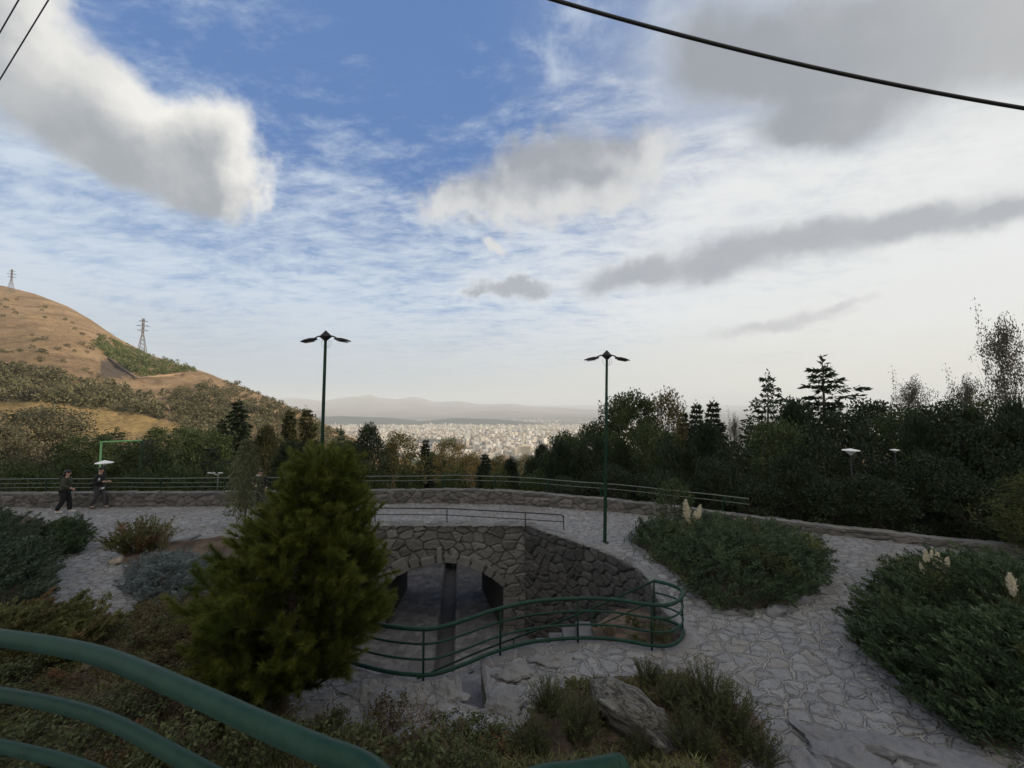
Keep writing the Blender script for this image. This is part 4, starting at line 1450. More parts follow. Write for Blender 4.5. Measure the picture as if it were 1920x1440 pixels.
def make_tufted(h, w, mat, label='', name='pine_tree', seed=0, nclump=120, low=.08, need=.36, per=110):
    """rounded dark pine of many needle tufts"""
    r = np.random.default_rng(seed)
    root = tree_root(name, label, 'tree')
    b = MB(); limb(b, (0, 0, -1), (w * .03, 0, h * .9), .03 * h, .01 * h, .03, 6, 8)
    parts = []
    for k in range(nclump):
        t = low + (1 - low) * ((k + .5) / nclump) ** .9
        a = k * 2.399 + r.random() * .5
        prof = (1 - t) ** .55 * min(1, .55 + 2.2 * (t - low))
        rad = w * .5 * prof * (.5 + .55 * r.random())
        c = np.array([cos(a) * rad, sin(a) * rad, t * h])
        if k % 4 == 0: limb(b, (w * .02, 0, max(.1, t * h - rad * .4)), c, .006 * h + .01, .008, .1, 4, 4)
        p, d = clump_pts(per, c, np.array([w * .12, w * .12, h * .06]) * r.uniform(.7, 1.3), r, .5)
        ax = unit(c - np.array([0, 0, t * h * .8]))
        dd = unit(d * .7 + ax * .5 + r.normal(size=(per, 3)) * .35 + np.array([0, 0, .25]))
        L = need * r.uniform(.6, 1.2, per)
        parts.append(leaf_quads(p, dd, L, L * .24, r))
    b.build('trunk', M['bark'], root, True)
    crown('crown', parts, mat, root)
    return root


def put(root, x, y, z, sx=1, sz=1, rz=None, label=None, group=None, mat=None, cat=None):
    root.location = (x, y, z); root.scale = (sx, sx, sz)
    root.rotation_euler = (0, 0, rng.random() * 6.28 if rz is None else rz)
    if label: root['label'] = label
    if group: root['group'] = group
    if cat: root['category'] = cat
    if mat is not None:
        for c in root.children:
            if c.name.split('.')[0] in ('crown', 'foliage'):
                c.material_slots[0].link = 'OBJECT'; c.material_slots[0].material = mat
    return root


# ------------------------------------------------------------------ trees beyond the parapet
PROTO = {
    'broad': [make_broad(9, 7, F_['green'], seed=1, name='broadleaf_tree'), make_broad(9, 7.5, F_['green'], seed=2, name='broadleaf_tree', nleaf=15000)],
    'loose': [make_broad(9, 6, F_['autumn'], seed=3, name='broadleaf_tree', nleaf=8000, loose=1.1, leaf=.22, low=.12)],
    'bushy': [make_broad(5, 6.5, F_['dark'], seed=4, name='bushy_tree', low=.02, nleaf=11000, leaf=.2)],
    'willow': [make_broad(8, 8, F_['grey'], seed=5, name='willow_tree', nleaf=24000, leaf=.17, low=.05, loose=1.1)],
    'cedar': [make_cedar(12, 8.0, F_['conifer'], seed=6, n_lev=27, flat=.10, droop=.26, upsweep=.26, dens=.75, var=.55, skip=.35, lf=.03), make_cedar(12, 7, F_['conifer'], seed=7, n_lev=30, flat=.10, droop=.34, upsweep=.36, dens=.75, var=.6, skip=.35, lf=.03)],
    'conifer': [make_cedar(11, 6.0, F_['conifer'], seed=8, n_lev=24, dens=1.5, droop=.3, upsweep=.1, name='conifer_tree', flat=.3, pw=1.05, var=.25), make_cedar(11, 4.6, F_['conifer'], seed=9, n_lev=26, dens=1.5, droop=.5, upsweep=.3, name='conifer_tree', flat=.35, pw=1.0, var=.3)],
    'pine': [make_tufted(8, 6.5, F_['conifer'], seed=10), make_tufted(8, 7.5, F_['conifer_olive'], seed=11, low=.05)],
    'poplar': [make_poplar(14, 5.4, F_['bare'], seed=12)],
}
DIM = {'broad': (9, 7), 'loose': (9, 6), 'bushy': (5, 6.5), 'willow': (8, 8), 'cedar': (12, 7.5), 'conifer': (11, 4.0), 'pine': (8, 7), 'poplar': (14, 5.4)}
used = {}


def plant(kind, px, py, Y, wpx, label, group=None, mat=None, var=None, zb=None, cat='tree', rz=None):
    top = P(px, py, Y)
    zb = zgs(top.x, Y) if zb is None else zb
    h = top.z - zb; w = wpx / F_PX * Y
    ps = PROTO[kind]; v = (len(used) + int(px)) % len(ps) if var is None else var
    key = (kind, v)
    if key in used: o = copy_tree(ps[v])
    else: o = ps[v]; used[key] = 1
    for c in o.children:
        if c.name.split('.')[0] == 'crown' and c.material_slots[0].link == 'OBJECT':
            c.material_slots[0].link = 'DATA'
    h0, w0 = DIM[kind]
    return put(o, top.x, Y, zb, w / w0, h / h0, rz, label, group, F_[mat] if mat else None, cat)


# named trees, left to right
T = [
    ('willow', 85, 768, 46, 210, 'pale grey-green willow-like tree with loose crown at the far left behind the two walkers', 'grey'),
    ('willow', -40, 800, 38, 190, 'dusky grey-green tree cut by the left edge of the picture behind the parapet', 'grey'),
    ('broad', 168, 822, 40, 110, 'low green broadleaf tree behind the green frame pole', 'green'),
    ('cedar', 215, 806, 52, 150, 'dark flat-branched cedar behind the green frame pole', 'conifer'),
    ('broad', 322, 806, 50, 120, 'rounded mid-green tree right of the lattice mast', 'green'),
    ('broad', 265, 838, 30, 120, 'dark green tree standing right behind the lattice mast', 'green'),
    ('broad', 385, 812, 46, 110, 'green rounded tree left of the tallest dark conifer on the left', 'green'),
    ('conifer', 447, 752, 58, 78, 'tallest dark conifer of the left half, pointed above the weeping young tree', 'conifer'),
    ('conifer', 414, 786, 54, 60, 'shorter dark conifer close left of the tallest one', 'conifer'),
    ('cedar', 395, 838, 34, 120, 'spreading dark cedar below the tallest left conifer', 'conifer'),
    ('pine', 500, 806, 52, 86, 'olive-green bushy pine between the tallest conifer and the left lamp post', 'conifer_olive'),
    ('conifer', 542, 770, 62, 62, 'slim dark conifer left of the left lamp post, first of a pair', 'conifer_olive'),
    ('conifer', 579, 766, 64, 56, 'slim dark conifer nearest the left lamp post, second of a pair', 'conifer_olive'),
    ('pine', 545, 838, 36, 110, 'dark round pine filling in behind the big foreground pine', 'conifer'),
    ('cedar', 640, 802, 60, 62, 'pointed dark cedar just right of the left lamp post', 'conifer'),
    ('pine', 692, 804, 44, 96, 'broad dark pine standing tallest between left lamp post and the city', 'conifer'),
    ('pine', 655, 838, 34, 100, 'dark pine low behind the parapet right of the left lamp post', 'conifer'),
    ('loose', 752, 816, 48, 105, 'yellow-green sunlit broadleaf tree left of the city view', 'olive'),
    ('conifer', 797, 824, 52, 46, 'small dark conifer beside the yellow-green tree below the city', 'conifer'),
    ('loose', 842, 826, 62, 84, 'light olive autumn tree reaching into the middle of the city view', 'autumn'),
    ('loose', 882, 852, 50, 76, 'low russet-olive tree under the middle of the city', 'autumn'),
    ('conifer', 908, 850, 44, 46, 'dark spiky conifer directly below the white tower of the city', 'conifer'),
    ('loose', 938, 856, 54, 60, 'tawny thin tree between two dark conifers below the city', 'autumn'),
    ('pine', 958, 866, 40, 66, 'small dark pine below the cream city block', 'conifer'),
    ('loose', 985, 856, 58, 56, 'yellowish low tree below the cream city block', 'olive'),
    ('pine', 1016, 842, 36, 84, 'dark green pine at the right end of the city view', 'conifer'),
    ('broad', 1062, 820, 34, 110, 'dark green rounded tree left of the right lamp post', 'green'),
    ('broad', 1112, 800, 38, 90, 'green tree just behind the right lamp post', 'green'),
    ('broad', 1176, 746, 36, 132, 'big dense green broadleaf tree right of the right lamp post', 'green'),
    ('loose', 1246, 742, 40, 104, 'tall olive autumn tree with thinning top beside the big dense green tree', 'olive'),
    ('conifer', 1284, 772, 42, 62, 'slender pale-topped conifer, leftmost of three beside the autumn tree', 'conifer'),
    ('conifer', 1308, 756, 44, 60, 'slender dark conifer, middle of three beside the autumn tree', 'conifer'),
    ('conifer', 1338, 752, 40, 66, 'drooping black-green conifer, rightmost of three beside the autumn tree', 'conifer'),
    ('poplar', 1377, 784, 44, 26, 'tiny sparse treetop between the three slender conifers and the smaller cedar', 'bare'),
    ('cedar', 1434, 704, 36, 150, 'smaller of the two tiered cedars silhouetted against the sky', 'conifer'),
    ('cedar', 1542, 677, 34, 250, 'larger wide tiered cedar silhouetted against the sky, tallest of the dark trees', 'conifer'),
    ('broad', 1650, 762, 30, 170, 'round dark broadleaf tree right of the larger tiered cedar', 'dark'),
    ('poplar', 1708, 716, 44, 52, 'thin sparse pointed tree rising behind the dark trees', 'bare'),
    ('poplar', 1812, 714, 38, 60, 'short sparse tree standing beside the tall bare-looking poplar', 'bare'),
    ('poplar', 1876, 606, 30, 66, 'tall sparse poplar with see-through crown near the right edge', 'bare'),
    ('poplar', 1956, 640, 32, 66, 'sparse poplar cut by the right edge of the picture', 'bare'),
]
for i, (k, px, py, Y, w, lab, mt) in enumerate(T):
    plant(k, px, py, Y, w, lab, 'trees beyond the parapet', mt, var=(1 if lab.startswith('larger') else 0 if lab.startswith('smaller') else None))
# the dark bank of trees close behind the right half of the parapet
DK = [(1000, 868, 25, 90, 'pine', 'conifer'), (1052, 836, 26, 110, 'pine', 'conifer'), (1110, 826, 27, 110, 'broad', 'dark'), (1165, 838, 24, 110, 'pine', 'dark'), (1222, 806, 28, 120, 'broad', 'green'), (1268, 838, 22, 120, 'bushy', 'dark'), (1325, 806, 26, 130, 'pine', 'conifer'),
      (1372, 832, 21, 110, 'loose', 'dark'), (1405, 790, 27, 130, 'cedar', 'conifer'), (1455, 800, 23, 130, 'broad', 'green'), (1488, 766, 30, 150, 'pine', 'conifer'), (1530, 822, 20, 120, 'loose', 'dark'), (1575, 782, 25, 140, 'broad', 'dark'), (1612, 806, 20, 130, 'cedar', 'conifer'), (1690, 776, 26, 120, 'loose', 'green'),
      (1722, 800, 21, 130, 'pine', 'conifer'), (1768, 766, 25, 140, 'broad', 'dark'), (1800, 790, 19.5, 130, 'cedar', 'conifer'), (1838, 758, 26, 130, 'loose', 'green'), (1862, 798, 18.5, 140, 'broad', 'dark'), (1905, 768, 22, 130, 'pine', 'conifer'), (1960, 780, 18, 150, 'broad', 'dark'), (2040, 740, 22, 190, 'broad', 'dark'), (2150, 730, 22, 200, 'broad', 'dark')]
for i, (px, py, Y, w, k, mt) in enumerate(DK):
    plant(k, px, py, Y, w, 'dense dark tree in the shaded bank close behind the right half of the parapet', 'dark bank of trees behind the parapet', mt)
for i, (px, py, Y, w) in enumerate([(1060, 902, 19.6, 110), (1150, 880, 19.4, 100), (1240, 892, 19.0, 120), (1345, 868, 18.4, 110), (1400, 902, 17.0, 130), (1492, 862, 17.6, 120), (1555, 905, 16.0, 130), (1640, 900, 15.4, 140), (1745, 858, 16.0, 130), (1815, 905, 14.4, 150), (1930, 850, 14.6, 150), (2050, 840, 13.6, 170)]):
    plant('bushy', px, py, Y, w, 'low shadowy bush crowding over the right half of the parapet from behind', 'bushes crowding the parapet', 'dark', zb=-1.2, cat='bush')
for i, (px, py, Y, w) in enumerate([(690, 880, 21.5, 80), (770, 888, 22, 80), (850, 890, 23, 90), (930, 892, 22, 80), (1000, 896, 21, 80), (40, 880, 23, 140), (330, 884, 23, 130), (430, 886, 22, 110), (560, 884, 21, 100), (-90, 872, 23, 150), (250, 893, 21, 90), (150, 872, 27, 110)]):
    plant('bushy', px, py, Y, w, 'small green bush just behind the left half of the parapet railing', 'bushes behind the parapet railing', 'green', cat='bush')
rf = random.Random(4)
for i in range(62):
    px = rf.uniform(-160, 1160); Y = rf.uniform(62, 150)
    k = rf.choice(['pine', 'pine', 'conifer', 'broad', 'loose', 'cedar'])
    mt = {'pine': rf.choice(['conifer', 'conifer_olive', 'conifer_olive']), 'conifer': 'conifer_olive', 'broad': rf.choice(['green', 'olive']), 'loose': rf.choice(['autumn', 'olive']), 'cedar': 'conifer'}[k]
    x = (px - 960) / F_PX * Y; z = zgs(x, Y); h = rf.uniform(6, 11)
    py = 755 - (z + h - EYE) / Y * F_PX
    lim = np.interp(px, [-200, 330, 560, 640, 760, 850, 900, 1000, 1100, 1200], [812, 815, 800, 812, 828, 848, 858, 852, 830, 800])
    py = max(py, lim + rf.uniform(0, 14))
    plant(k, px, py, Y, rf.uniform(.55, .8) * h / Y * F_PX, 'tree in the belt filling the valley between the parapet and the hill foot', 'valley belt of trees', mt)
for ks in PROTO:
    for i, o in enumerate(PROTO[ks]):
        if (ks, i) not in used:
            for c in list(o.children): bpy.data.objects.remove(c)
            bpy.data.objects.remove(o)

# ------------------------------------------------------------------ vegetation on the hill
def scatter_hill(poly, n, seed, dens=1.0):
    r = random.Random(seed); out = []
    x0, x1 = min(p[0] for p in poly), max(p[0] for p in poly); y0, y1 = min(p[1] for p in poly), max(p[1] for p in poly)
    while len(out) < n:
        px, py = r.uniform(x0, x1), r.uniform(y0, y1)
        if not bool(in_poly(np.array([px]), np.array([py]), poly)[0]): continue
        h = hill(px, py)
        if h is None: continue
        if float(fbm(np.array([px / 16.]), np.array([py / 9.]), seed, 3)[0]) < .62 - .28 * dens: 
            if r.random() < .9: continue
        out.append(h)
    return out


def stuff_wood(name, poly, n, seed, mat, h, w, per=46, dens=1.0):
    r = np.random.default_rng(seed); parts = []
    for q in scatter_hill(poly, n, seed, dens):
        hh = h * r.uniform(.5, 1.3); ww = w * r.uniform(.6, 1.3)
        p, d = clump_pts(per, np.array([q.x, q.y, q.z + hh * .4]), np.array([ww * .5, ww * .5, hh * .55]), r, .4)
        taper = np.clip(1.25 - (p[:, 2] - q.z) / hh, .25, 1)[:, None]
        p[:, :2] = np.array([q.x, q.y]) + (p[:, :2] - np.array([q.x, q.y])) * taper
        s = r.uniform(.8, 1.7, per) * h / 5
        parts.append(leaf_quads(p, unit(d + r.normal(size=(per, 3)) * .5), s, s * .7, r))
    o = crown(name, parts, mat, None)
    tag(o, kind='stuff')
    return o


stuff_wood('hillside_woods', [(-300, 690), (0, 692), (50, 690), (70, 700), (120, 708), (200, 718), (270, 740), (330, 772), (345, 796), (290, 784), (200, 768), (100, 756), (0, 752), (-300, 760)], 620, 201, F_['scrub'], 6.5, 6.5, 60, 1.4)
stuff_wood('ridge_woods', [(158, 640), (190, 632), (225, 640), (250, 655), (290, 668), (330, 680), (374, 697), (330, 700), (262, 706), (215, 680), (200, 668)], 330, 202, F_['scrub_green'], 5.5, 6, 60, .9)
stuff_wood('lower_woods', [(330, 795), (420, 770), (500, 775), (600, 800), (680, 840), (680, 890), (300, 890), (340, 830)], 520, 203, F_['scrub'], 6, 6.5, 50, 1.3)
stuff_wood('slope_scrub', [(300, 742), (345, 738), (395, 712), (450, 722), (520, 752), (600, 790), (600, 800), (500, 775), (420, 772), (345, 796), (330, 770)], 260, 205, F_['scrub'], 4.2, 5, 44, 1.2)
stuff_wood('dry_grass', [(-300, 500), (0, 540), (60, 556), (160, 600), (215, 640), (200, 672), (240, 710), (150, 705), (-300, 680)], 1500, 206, F_['scrub'], 1.2, 2.4, 10, .8)
# bushes one can tell apart on the right flank and the bare slope
r8 = np.random.default_rng(77)
bp = []
for v in range(3):
    p, d = clump_pts(90, np.array([0, 0, .42]), np.array([.5, .5, .52]), r8, .4)
    V, F = leaf_quads(p, unit(d + r8.normal(size=(90, 3)) * .5), .26, .2, r8)
    o = build('hill_bush', V, F, F_['scrub'], None, fattr={'tint': r8.random(90)})
    bp.append(o)
spots = scatter_hill([(300, 742), (345, 730), (395, 712), (450, 722), (520, 752), (600, 792), (660, 826), (600, 830), (500, 800), (420, 790), (345, 790), (330, 770)], 170, 204, 1.0)
spots2 = scatter_hill([(0, 545), (60, 560), (160, 604), (215, 644), (195, 675), (180, 712), (110, 700), (60, 688), (0, 686)], 46, 207, .9)
for k, q in enumerate(spots + spots2):
    o = bp[k] if k < 3 else bp[k % 3].copy()
    if k >= 3: COL.objects.link(o)
    s = (rf.uniform(3.6, 7.4) if k < len(spots) else rf.uniform(2, 4.4))
    o.location = q; o.scale = (s * 1.1, s * 1.1, s * .95); o.rotation_euler = (0, 0, rf.random() * 6)
    tag(o, 'dull olive bush dotted on the right flank of the brown hill' if k < len(spots) else 'small dark bush alone on the bare upper slope of the brown hill', 'bush', 'bushes dotting the hill flank' if k < len(spots) else 'bushes on the bare upper slope')


# pylons on the ridge
def pylon(px, pyb, pyt, lab, dY=0):
    base = hill(px, pyb + 3)
    if base is None: base = P(px, pyb, 600)
    top = P(px, pyt, base.y)
    H = top.z - base.z; W = H * .17
    root = empty('power_pylon', base); tag(root, lab, 'pylon', 'lattice pylons on the ridge')
    root.rotation_euler = (0, 0, .5)
    b = MB()
    hw = lambda t: W * .5 * max(.10, (1 - t / .62) * .9 + .16) if t < .55 else W * .5 * .22
    lv = np.linspace(0, 1, 10)
    rr_ = H * .0065
    for sx in (-1, 1):
        for sy in (-1, 1):
            b.tube([(sx * hw(t), sy * hw(t), H * t) for t in lv], rr_, 4)
    for i in range(9):
        t0, t1 = lv[i], lv[i + 1]
        for s in (-1, 1):
            b.tube([(-hw(t0), s * hw(t0), H * t0), (hw(t1), s * hw(t1), H * t1)], rr_ * .6, 3)
            b.tube([(s * hw(t0), -hw(t0), H * t0), (s * hw(t1), hw(t1), H * t1)], rr_ * .6, 3)
            b.tube([(hw(t0), s * hw(t0), H * t0), (-hw(t1), s * hw(t1), H * t1)], rr_ * .6, 3)
    b.build('lattice_tower', M['pylon_steel'], root)
    for t, L in ((.66, .12), (.79, .145), (.92, .10)):
        a = MB()
        for s in (-1, 1):
            a.tube([(0, 0, H * t + H * .03), (s * H * L, 0, H * t)], rr_ * .8, 4); a.tube([(0, 0, H * t - H * .01), (s * H * L, 0, H * t)], rr_ * .8, 4)
        a.build('cross_arm', M['pylon_steel'], root)
    return root


pylon(20, 545, 505, 'lattice power pylon on the hill crest at the left edge')
pylon(266, 661, 597, 'tall lattice power pylon standing above the green patch on the ridge')
# ------------------------------------------------------------------ planting beds
m, nt2, bs = new_mat('bed_soil')
p = Pos(nt2)
n1 = Noise(nt2, p, 1.6, 6, .6); n2 = Noise(nt2, p, 22, 6, .7); n3 = Noise(nt2, p, 60, 3, .7)
col = Mix(nt2, Smooth(nt2, n1, .35, .65), (.06, .046, .036), (.145, .11, .085))
col = Mix(nt2, Smooth(nt2, n2, .5, .75, 0, .8), col, (.05, .038, .028))
col = Mix(nt2, Smooth(nt2, n3, .62, .75, 0, .8), col, (.30, .25, .18))
nt2.links.new(col, bs.inputs['Base Color']); bs.inputs['Roughness'].default_value = .95; bs.inputs['Specular IOR Level'].default_value = .1
bump(nt2, bs, Mth(nt2, 'ADD', n2, Mth(nt2, 'MULTIPLY', n3, .4)), .8, .03)
SOIL = m
BEDS = []


def bed(poly, hmax, edge, step=.06, slope=None, seed=0):
    pa = [(q.x, q.y) for q in poly]
    x0, x1 = min(q[0] for q in pa) - .1, max(q[0] for q in pa) + .1; y0, y1 = min(q[1] for q in pa) - .1, max(q[1] for q in pa) + .1
    xg, yg = np.arange(x0, x1, step), np.arange(y0, y1, step)
    X, Y = np.meshgrid(xg, yg, indexing='ij')

    def height(X, Y):
        d = poly_dist(X, Y, pa) * np.where(in_poly(X, Y, pa), 1, -1) + (fbm(X * 2.2, Y * 2.2, 300 + seed, 3) - .5) * .25
        z = -.10 + (hmax + .10) * sstep(-.05, edge, d) + (fbm(X * 1.4, Y * 1.4, 310 + seed, 4) - .5) * .18 * sstep(0, .4, d) + (fbm(X * 9, Y * 9, 320 + seed, 3) - .5) * .05 * sstep(0, .2, d)
        if slope is not None: z = z + slope(X, Y) * sstep(0, .5, d)
        return z
    Z = height(X, Y)
    cx, cy = (X[:-1, :-1] + X[1:, 1:]) / 2, (Y[:-1, :-1] + Y[1:, 1:]) / 2
    kp = poly_dist(cx, cy, pa) * np.where(in_poly(cx, cy, pa), 1, -1) > -.08
    if True: kp &= ~in_poly(cx, cy, PITa)
    V, F, _ = compact(np.stack([X, Y, Z], -1).reshape(-1, 3), grid_faces(len(xg), len(yg), kp))
    tag(build('planting_bed', V, F, SOIL, smooth=True), kind='structure')
    BEDS.append((pa, height))
    return height


def bz(x, y):
    """height of whatever ground is at that place"""
    z = 0.0
    for pa, hf in BEDS:
        X, Y = np.array([x]), np.array([y])
        if bool(in_poly(X, Y, pa)[0]): z = max(z, float(hf(X, Y)[0]))
    return z


def slope_fn(X, Y): return .68 * np.clip(5.25 - Y, 0, 9) * sstep(3.4, 2.2, X) 
GL = [(-500, 985), (-60, 955), (60, 966), (150, 985), (178, 1000), (172, 1030), (132, 1048), (118, 1080), (122, 1110), (150, 1150), (205, 1165), (240, 1130), (225, 1100)]
GR = [(205, 1060), (215, 1040), (280, 1022), (360, 1010), (430, 1000), (480, 1010), (500, 1060), (520, 1180), (560, 1270), (600, 1350), (660, 1352), (720, 1345), (860, 1352), (925, 1362), (990, 1300), (1040, 1268), (1120, 1255), (1200, 1252), (1290, 1250), (1340, 1272), (1420, 1322), (1478, 1362), (1462, 1410), (1400, 1475)]
polyA = [G(*q) for q in GL] + [G(*q) for q in GR] + [Vector((2.2, 4.0, 0)), Vector((2.2, 1.1, 0)), Vector((-14, 1.1, 0))]
hA = bed(polyA, .10, .5, .07, slope_fn, 1)
jun_mid_px = [(1175, 1012), (1215, 1003), (1290, 1000), (1400, 1005), (1500, 1022), (1548, 1040), (1562, 1072), (1548, 1105), (1500, 1140), (1445, 1152), (1360, 1148), (1300, 1130), (1296, 1110), (1262, 1082), (1225, 1060)]
bed([G(*q) for q in jun_mid_px], .14, .5, .07, None, 2)
jun_r_px = [(1650, 1085), (1660, 1065), (1740, 1052), (1850, 1068), (2050, 1085), (2500, 1150), (2700, 1300), (2300, 1440), (1850, 1420), (1720, 1330), (1640, 1270), (1590, 1215), (1575, 1180), (1600, 1150)]
jun_r_px = [(a + (22 if a < 1700 else 0), b) for a, b in jun_r_px]
bed([G(*q) for q in jun_r_px], .14, .5, .08, None, 3)

# ------------------------------------------------------------------ the foreground pine
def big_pine():
    r = np.random.default_rng(42)
    b0 = G(522, 1338); zb = bz(b0.x, b0.y)
    root = empty('pine_tree', (b0.x, b0.y, zb)); tag(root, 'bushy young pine with yellow-green needle tufts standing in front of the arch', 'pine tree')
    top = P(618, 846, b0.y + .15) - Vector((b0.x, b0.y, zb))
    H = top.z

    def axis(t):
        return np.array([top.x * (t ** 1.25), top.y * t, H * t])
    b = MB(); tt = np.linspace(-.03, 1, 14)
    b.tube([tuple(axis(max(0, t)) + np.array([0, 0, min(0, t) * H])) for t in tt], [.11 * (1 - max(0, t)) ** .8 + .012 for t in tt], 10)
    # silhouette of the crown read as half widths left and right of the axis at each height
    hz = [.12, .20, .27, .34, .42, .50, .58, .66, .74, .82, .90, .97]
    lw = [.48, .85, 1.15, 1.36, 1.42, 1.36, 1.18, .86, .60, .48, .38, .18]
    rw = [.75, 1.15, 1.30, 1.30, 1.22, 1.10, .98, .88, .70, .52, .38, .18]
    Pn, Dn, Ln, Tn = [], [], [], []
    nb = 200
    for k in range(nb):
        t = .165 + .805 * ((k + r.random()) / nb)
        a = k * 2.39996 + r.normal() * .25
        cw = cos(a)
        W = np.interp(t, hz, rw) if cw > 0 else np.interp(t, hz, lw)
        Wd = np.interp(t, hz, [(x + y) / 2 for x, y in zip(lw, rw)])
        Rr = sqrt((W * cw) ** 2 + (Wd * sin(a)) ** 2) * r.uniform(.78, 1.0)
        u = np.array([cos(a), sin(a), 0])
        t0 = max(.05, t - .10 - .05 * Rr)
        p0 = axis(t0); p2 = axis(t) * [1, 1, 0] + [0, 0, t * H] + u * Rr
        p1 = (p0 + p2) / 2 + np.array([0, 0, -.12 * Rr])
        pts = np.array([p0 * (1 - s) ** 2 + 2 * p1 * s * (1 - s) + p2 * s * s for s in np.linspace(0, 1, 7)])
        b.tube([tuple(q) for q in pts], [max(.005, .022 * (1 - .8 * s) * (1.2 - t)) for s in np.linspace(0, 1, 7)], 5, cap=False)
        # foxtail shoots along the outer part of the branch
        ns = int(6 + 9 * Rr)
        for q in range(ns):
            s = 1.0 if q == 0 else r.uniform(.22, 1)
            c = np.array([np.interp(s, np.linspace(0, 1, 7), pts[:, j]) for j in range(3)])
            d = unit(u * .62 + np.array([0, 0, .8]) + r.normal(size=3) * .38)
            Ls = r.uniform(.20, .42)
            e = c + d * Ls
            b.tube([tuple(c), tuple(e)], [.006, .003], 3, cap=False)
            n = int(175 * Ls / .3)
            ss = r.random(n) ** .8
            pp = c + (e - c) * ss[:, None]
            dd = unit(d * .95 + rdir(n, r) * .75)
            Tn.append(np.clip(.55 * r.random() * (.35 + .65 * s) + .35 * ss + .15 * r.random(n), 0, 1)); Pn.append(pp); Dn.append(dd); Ln.append(r.uniform(.09, .17, n) * (1 - .25 * ss))  # paler toward shoot tips, darker inside: highlights and depth put into the tint
    Pn = np.concatenate(Pn); Dn = np.concatenate(Dn); Ln = np.concatenate(Ln)
    V, F = needle_tris(Pn, Dn, Ln, .0075, r)
    b.build('trunk', M['bark'], root, True)
    crown('crown', [(V, F)], F_['pine'], root, np.concatenate(Tn))


big_pine()


# ------------------------------------------------------------------ junipers: arching feathery sprays
def spray(L, r, n=70, wd=.26, droop=.15, up=.3):
    """one feathery frond along +x"""
    s = r.random(n) ** .8
    side = r.normal(size=n) * wd * L * np.sin(pi * np.clip(s * .85 + .12, 0, 1)) * .5
    base = np.stack([s * L - np.abs(side) * .2, side, (up * s - droop * s * s) * L + r.normal(size=n) * .018 * L], 1)
    d = unit(np.stack([np.full(n, .9), np.sign(side) * .5, np.full(n, .22)], 1) + r.normal(size=(n, 3)) * .32)
    return base, d


def juniper(name, label, poly, height, nfr, seed, mat, wind, frL=(.45, .95), group=None, leaf=.075, cat='juniper', dome=.9):
    r = np.random.default_rng(seed)
    pa = [(q.x, q.y) for q in poly]
    cx, cy = np.mean([q[0] for q in pa]), np.mean([q[1] for q in pa])
    root = empty(name, (cx, cy, 0)); tag(root, label, cat, group)
    x0, x1 = min(q[0] for q in pa), max(q[0] for q in pa); y0, y1 = min(q[1] for q in pa), max(q[1] for q in pa)
    parts = []; b = MB(); k = 0
    Pt, Dt, Lt, Tt = [], [], [], []
    while k < nfr:
        x, y = r.uniform(x0, x1, 400), r.uniform(y0, y1, 400)
        ok = in_poly(x, y, pa)
        x, y = x[ok], y[ok]
        if len(x) == 0: continue
        d = poly_dist(x, y, pa)
        gz = np.zeros(len(x))
        for pb, hf in BEDS:
            ins = in_poly(x, y, pb); gz = np.where(ins, np.maximum(gz, hf(x, y)), gz)
        hump = .55 + .45 * fbm(x * .9, y * .9, seed, 3) * 1.6
        hz_ = height * np.clip(sstep(-.1, dome, d) * .85 + .15, 0, 1) * hump
        for i in range(len(x)):
            if k >= nfr: break
            L = r.uniform(*frL)
            out = unit(np.array([x[i] - cx, y[i] - cy, 0]))
            v = unit(out * .55 + np.array([wind[0], wind[1], 0]) * .8 + np.array([*(r.normal(size=2) * .5), 0]))
            pit = r.uniform(.15, .75)
            ax = unit(v * cos(pit) + np.array([0, 0, sin(pit)]))
            sd_ = unit(np.cross(ax, [0, 0, 1.])); upv = np.cross(sd_, ax)
            roll = r.normal() * .5
            sd_, upv = sd_ * cos(roll) + upv * sin(roll), upv * cos(roll) - sd_ * sin(roll)
            n = int(135 * L / .7)
            bb, dd = spray(L, r, n, .2)
            lev = r.random() ** .55
            o = np.array([x[i], y[i], gz[i] + hz_[i] * lev]) - ax * L * .5
            o[2] = max(o[2], gz[i] + .02)
            Pt.append(o + bb[:, :1] * ax + bb[:, 1:2] * sd_ + bb[:, 2:] * upv)
            Dt.append(dd[:, :1] * ax + dd[:, 1:2] * sd_ + dd[:, 2:] * upv)
            Lt.append(np.full(n, leaf) * r.uniform(.6, 1.4, n)); Tt.append(np.clip(r.random() * .75 + .25 * lev * r.random(n) + .1 * r.random(n), 0, 1))
            if k % 5 == 0: b.tube([(x[i] - v[0] * .3, y[i] - v[1] * .3, gz[i]), tuple(o), tuple(o + ax * L * .7)], [.014, .010, .004], 4, cap=False)
            k += 1
    Pt, Dt, Lt = np.concatenate(Pt), np.concatenate(Dt), np.concatenate(Lt)
    # clipped to stay above the ground
    V, F = leaf_quads(Pt, Dt, Lt, Lt * .30, r)
    kid(crown('foliage', [(V, F)], F_[mat], None, np.concatenate(Tt)), root)
    kid(b.build('stem', M['twig'], None), root)
    return root


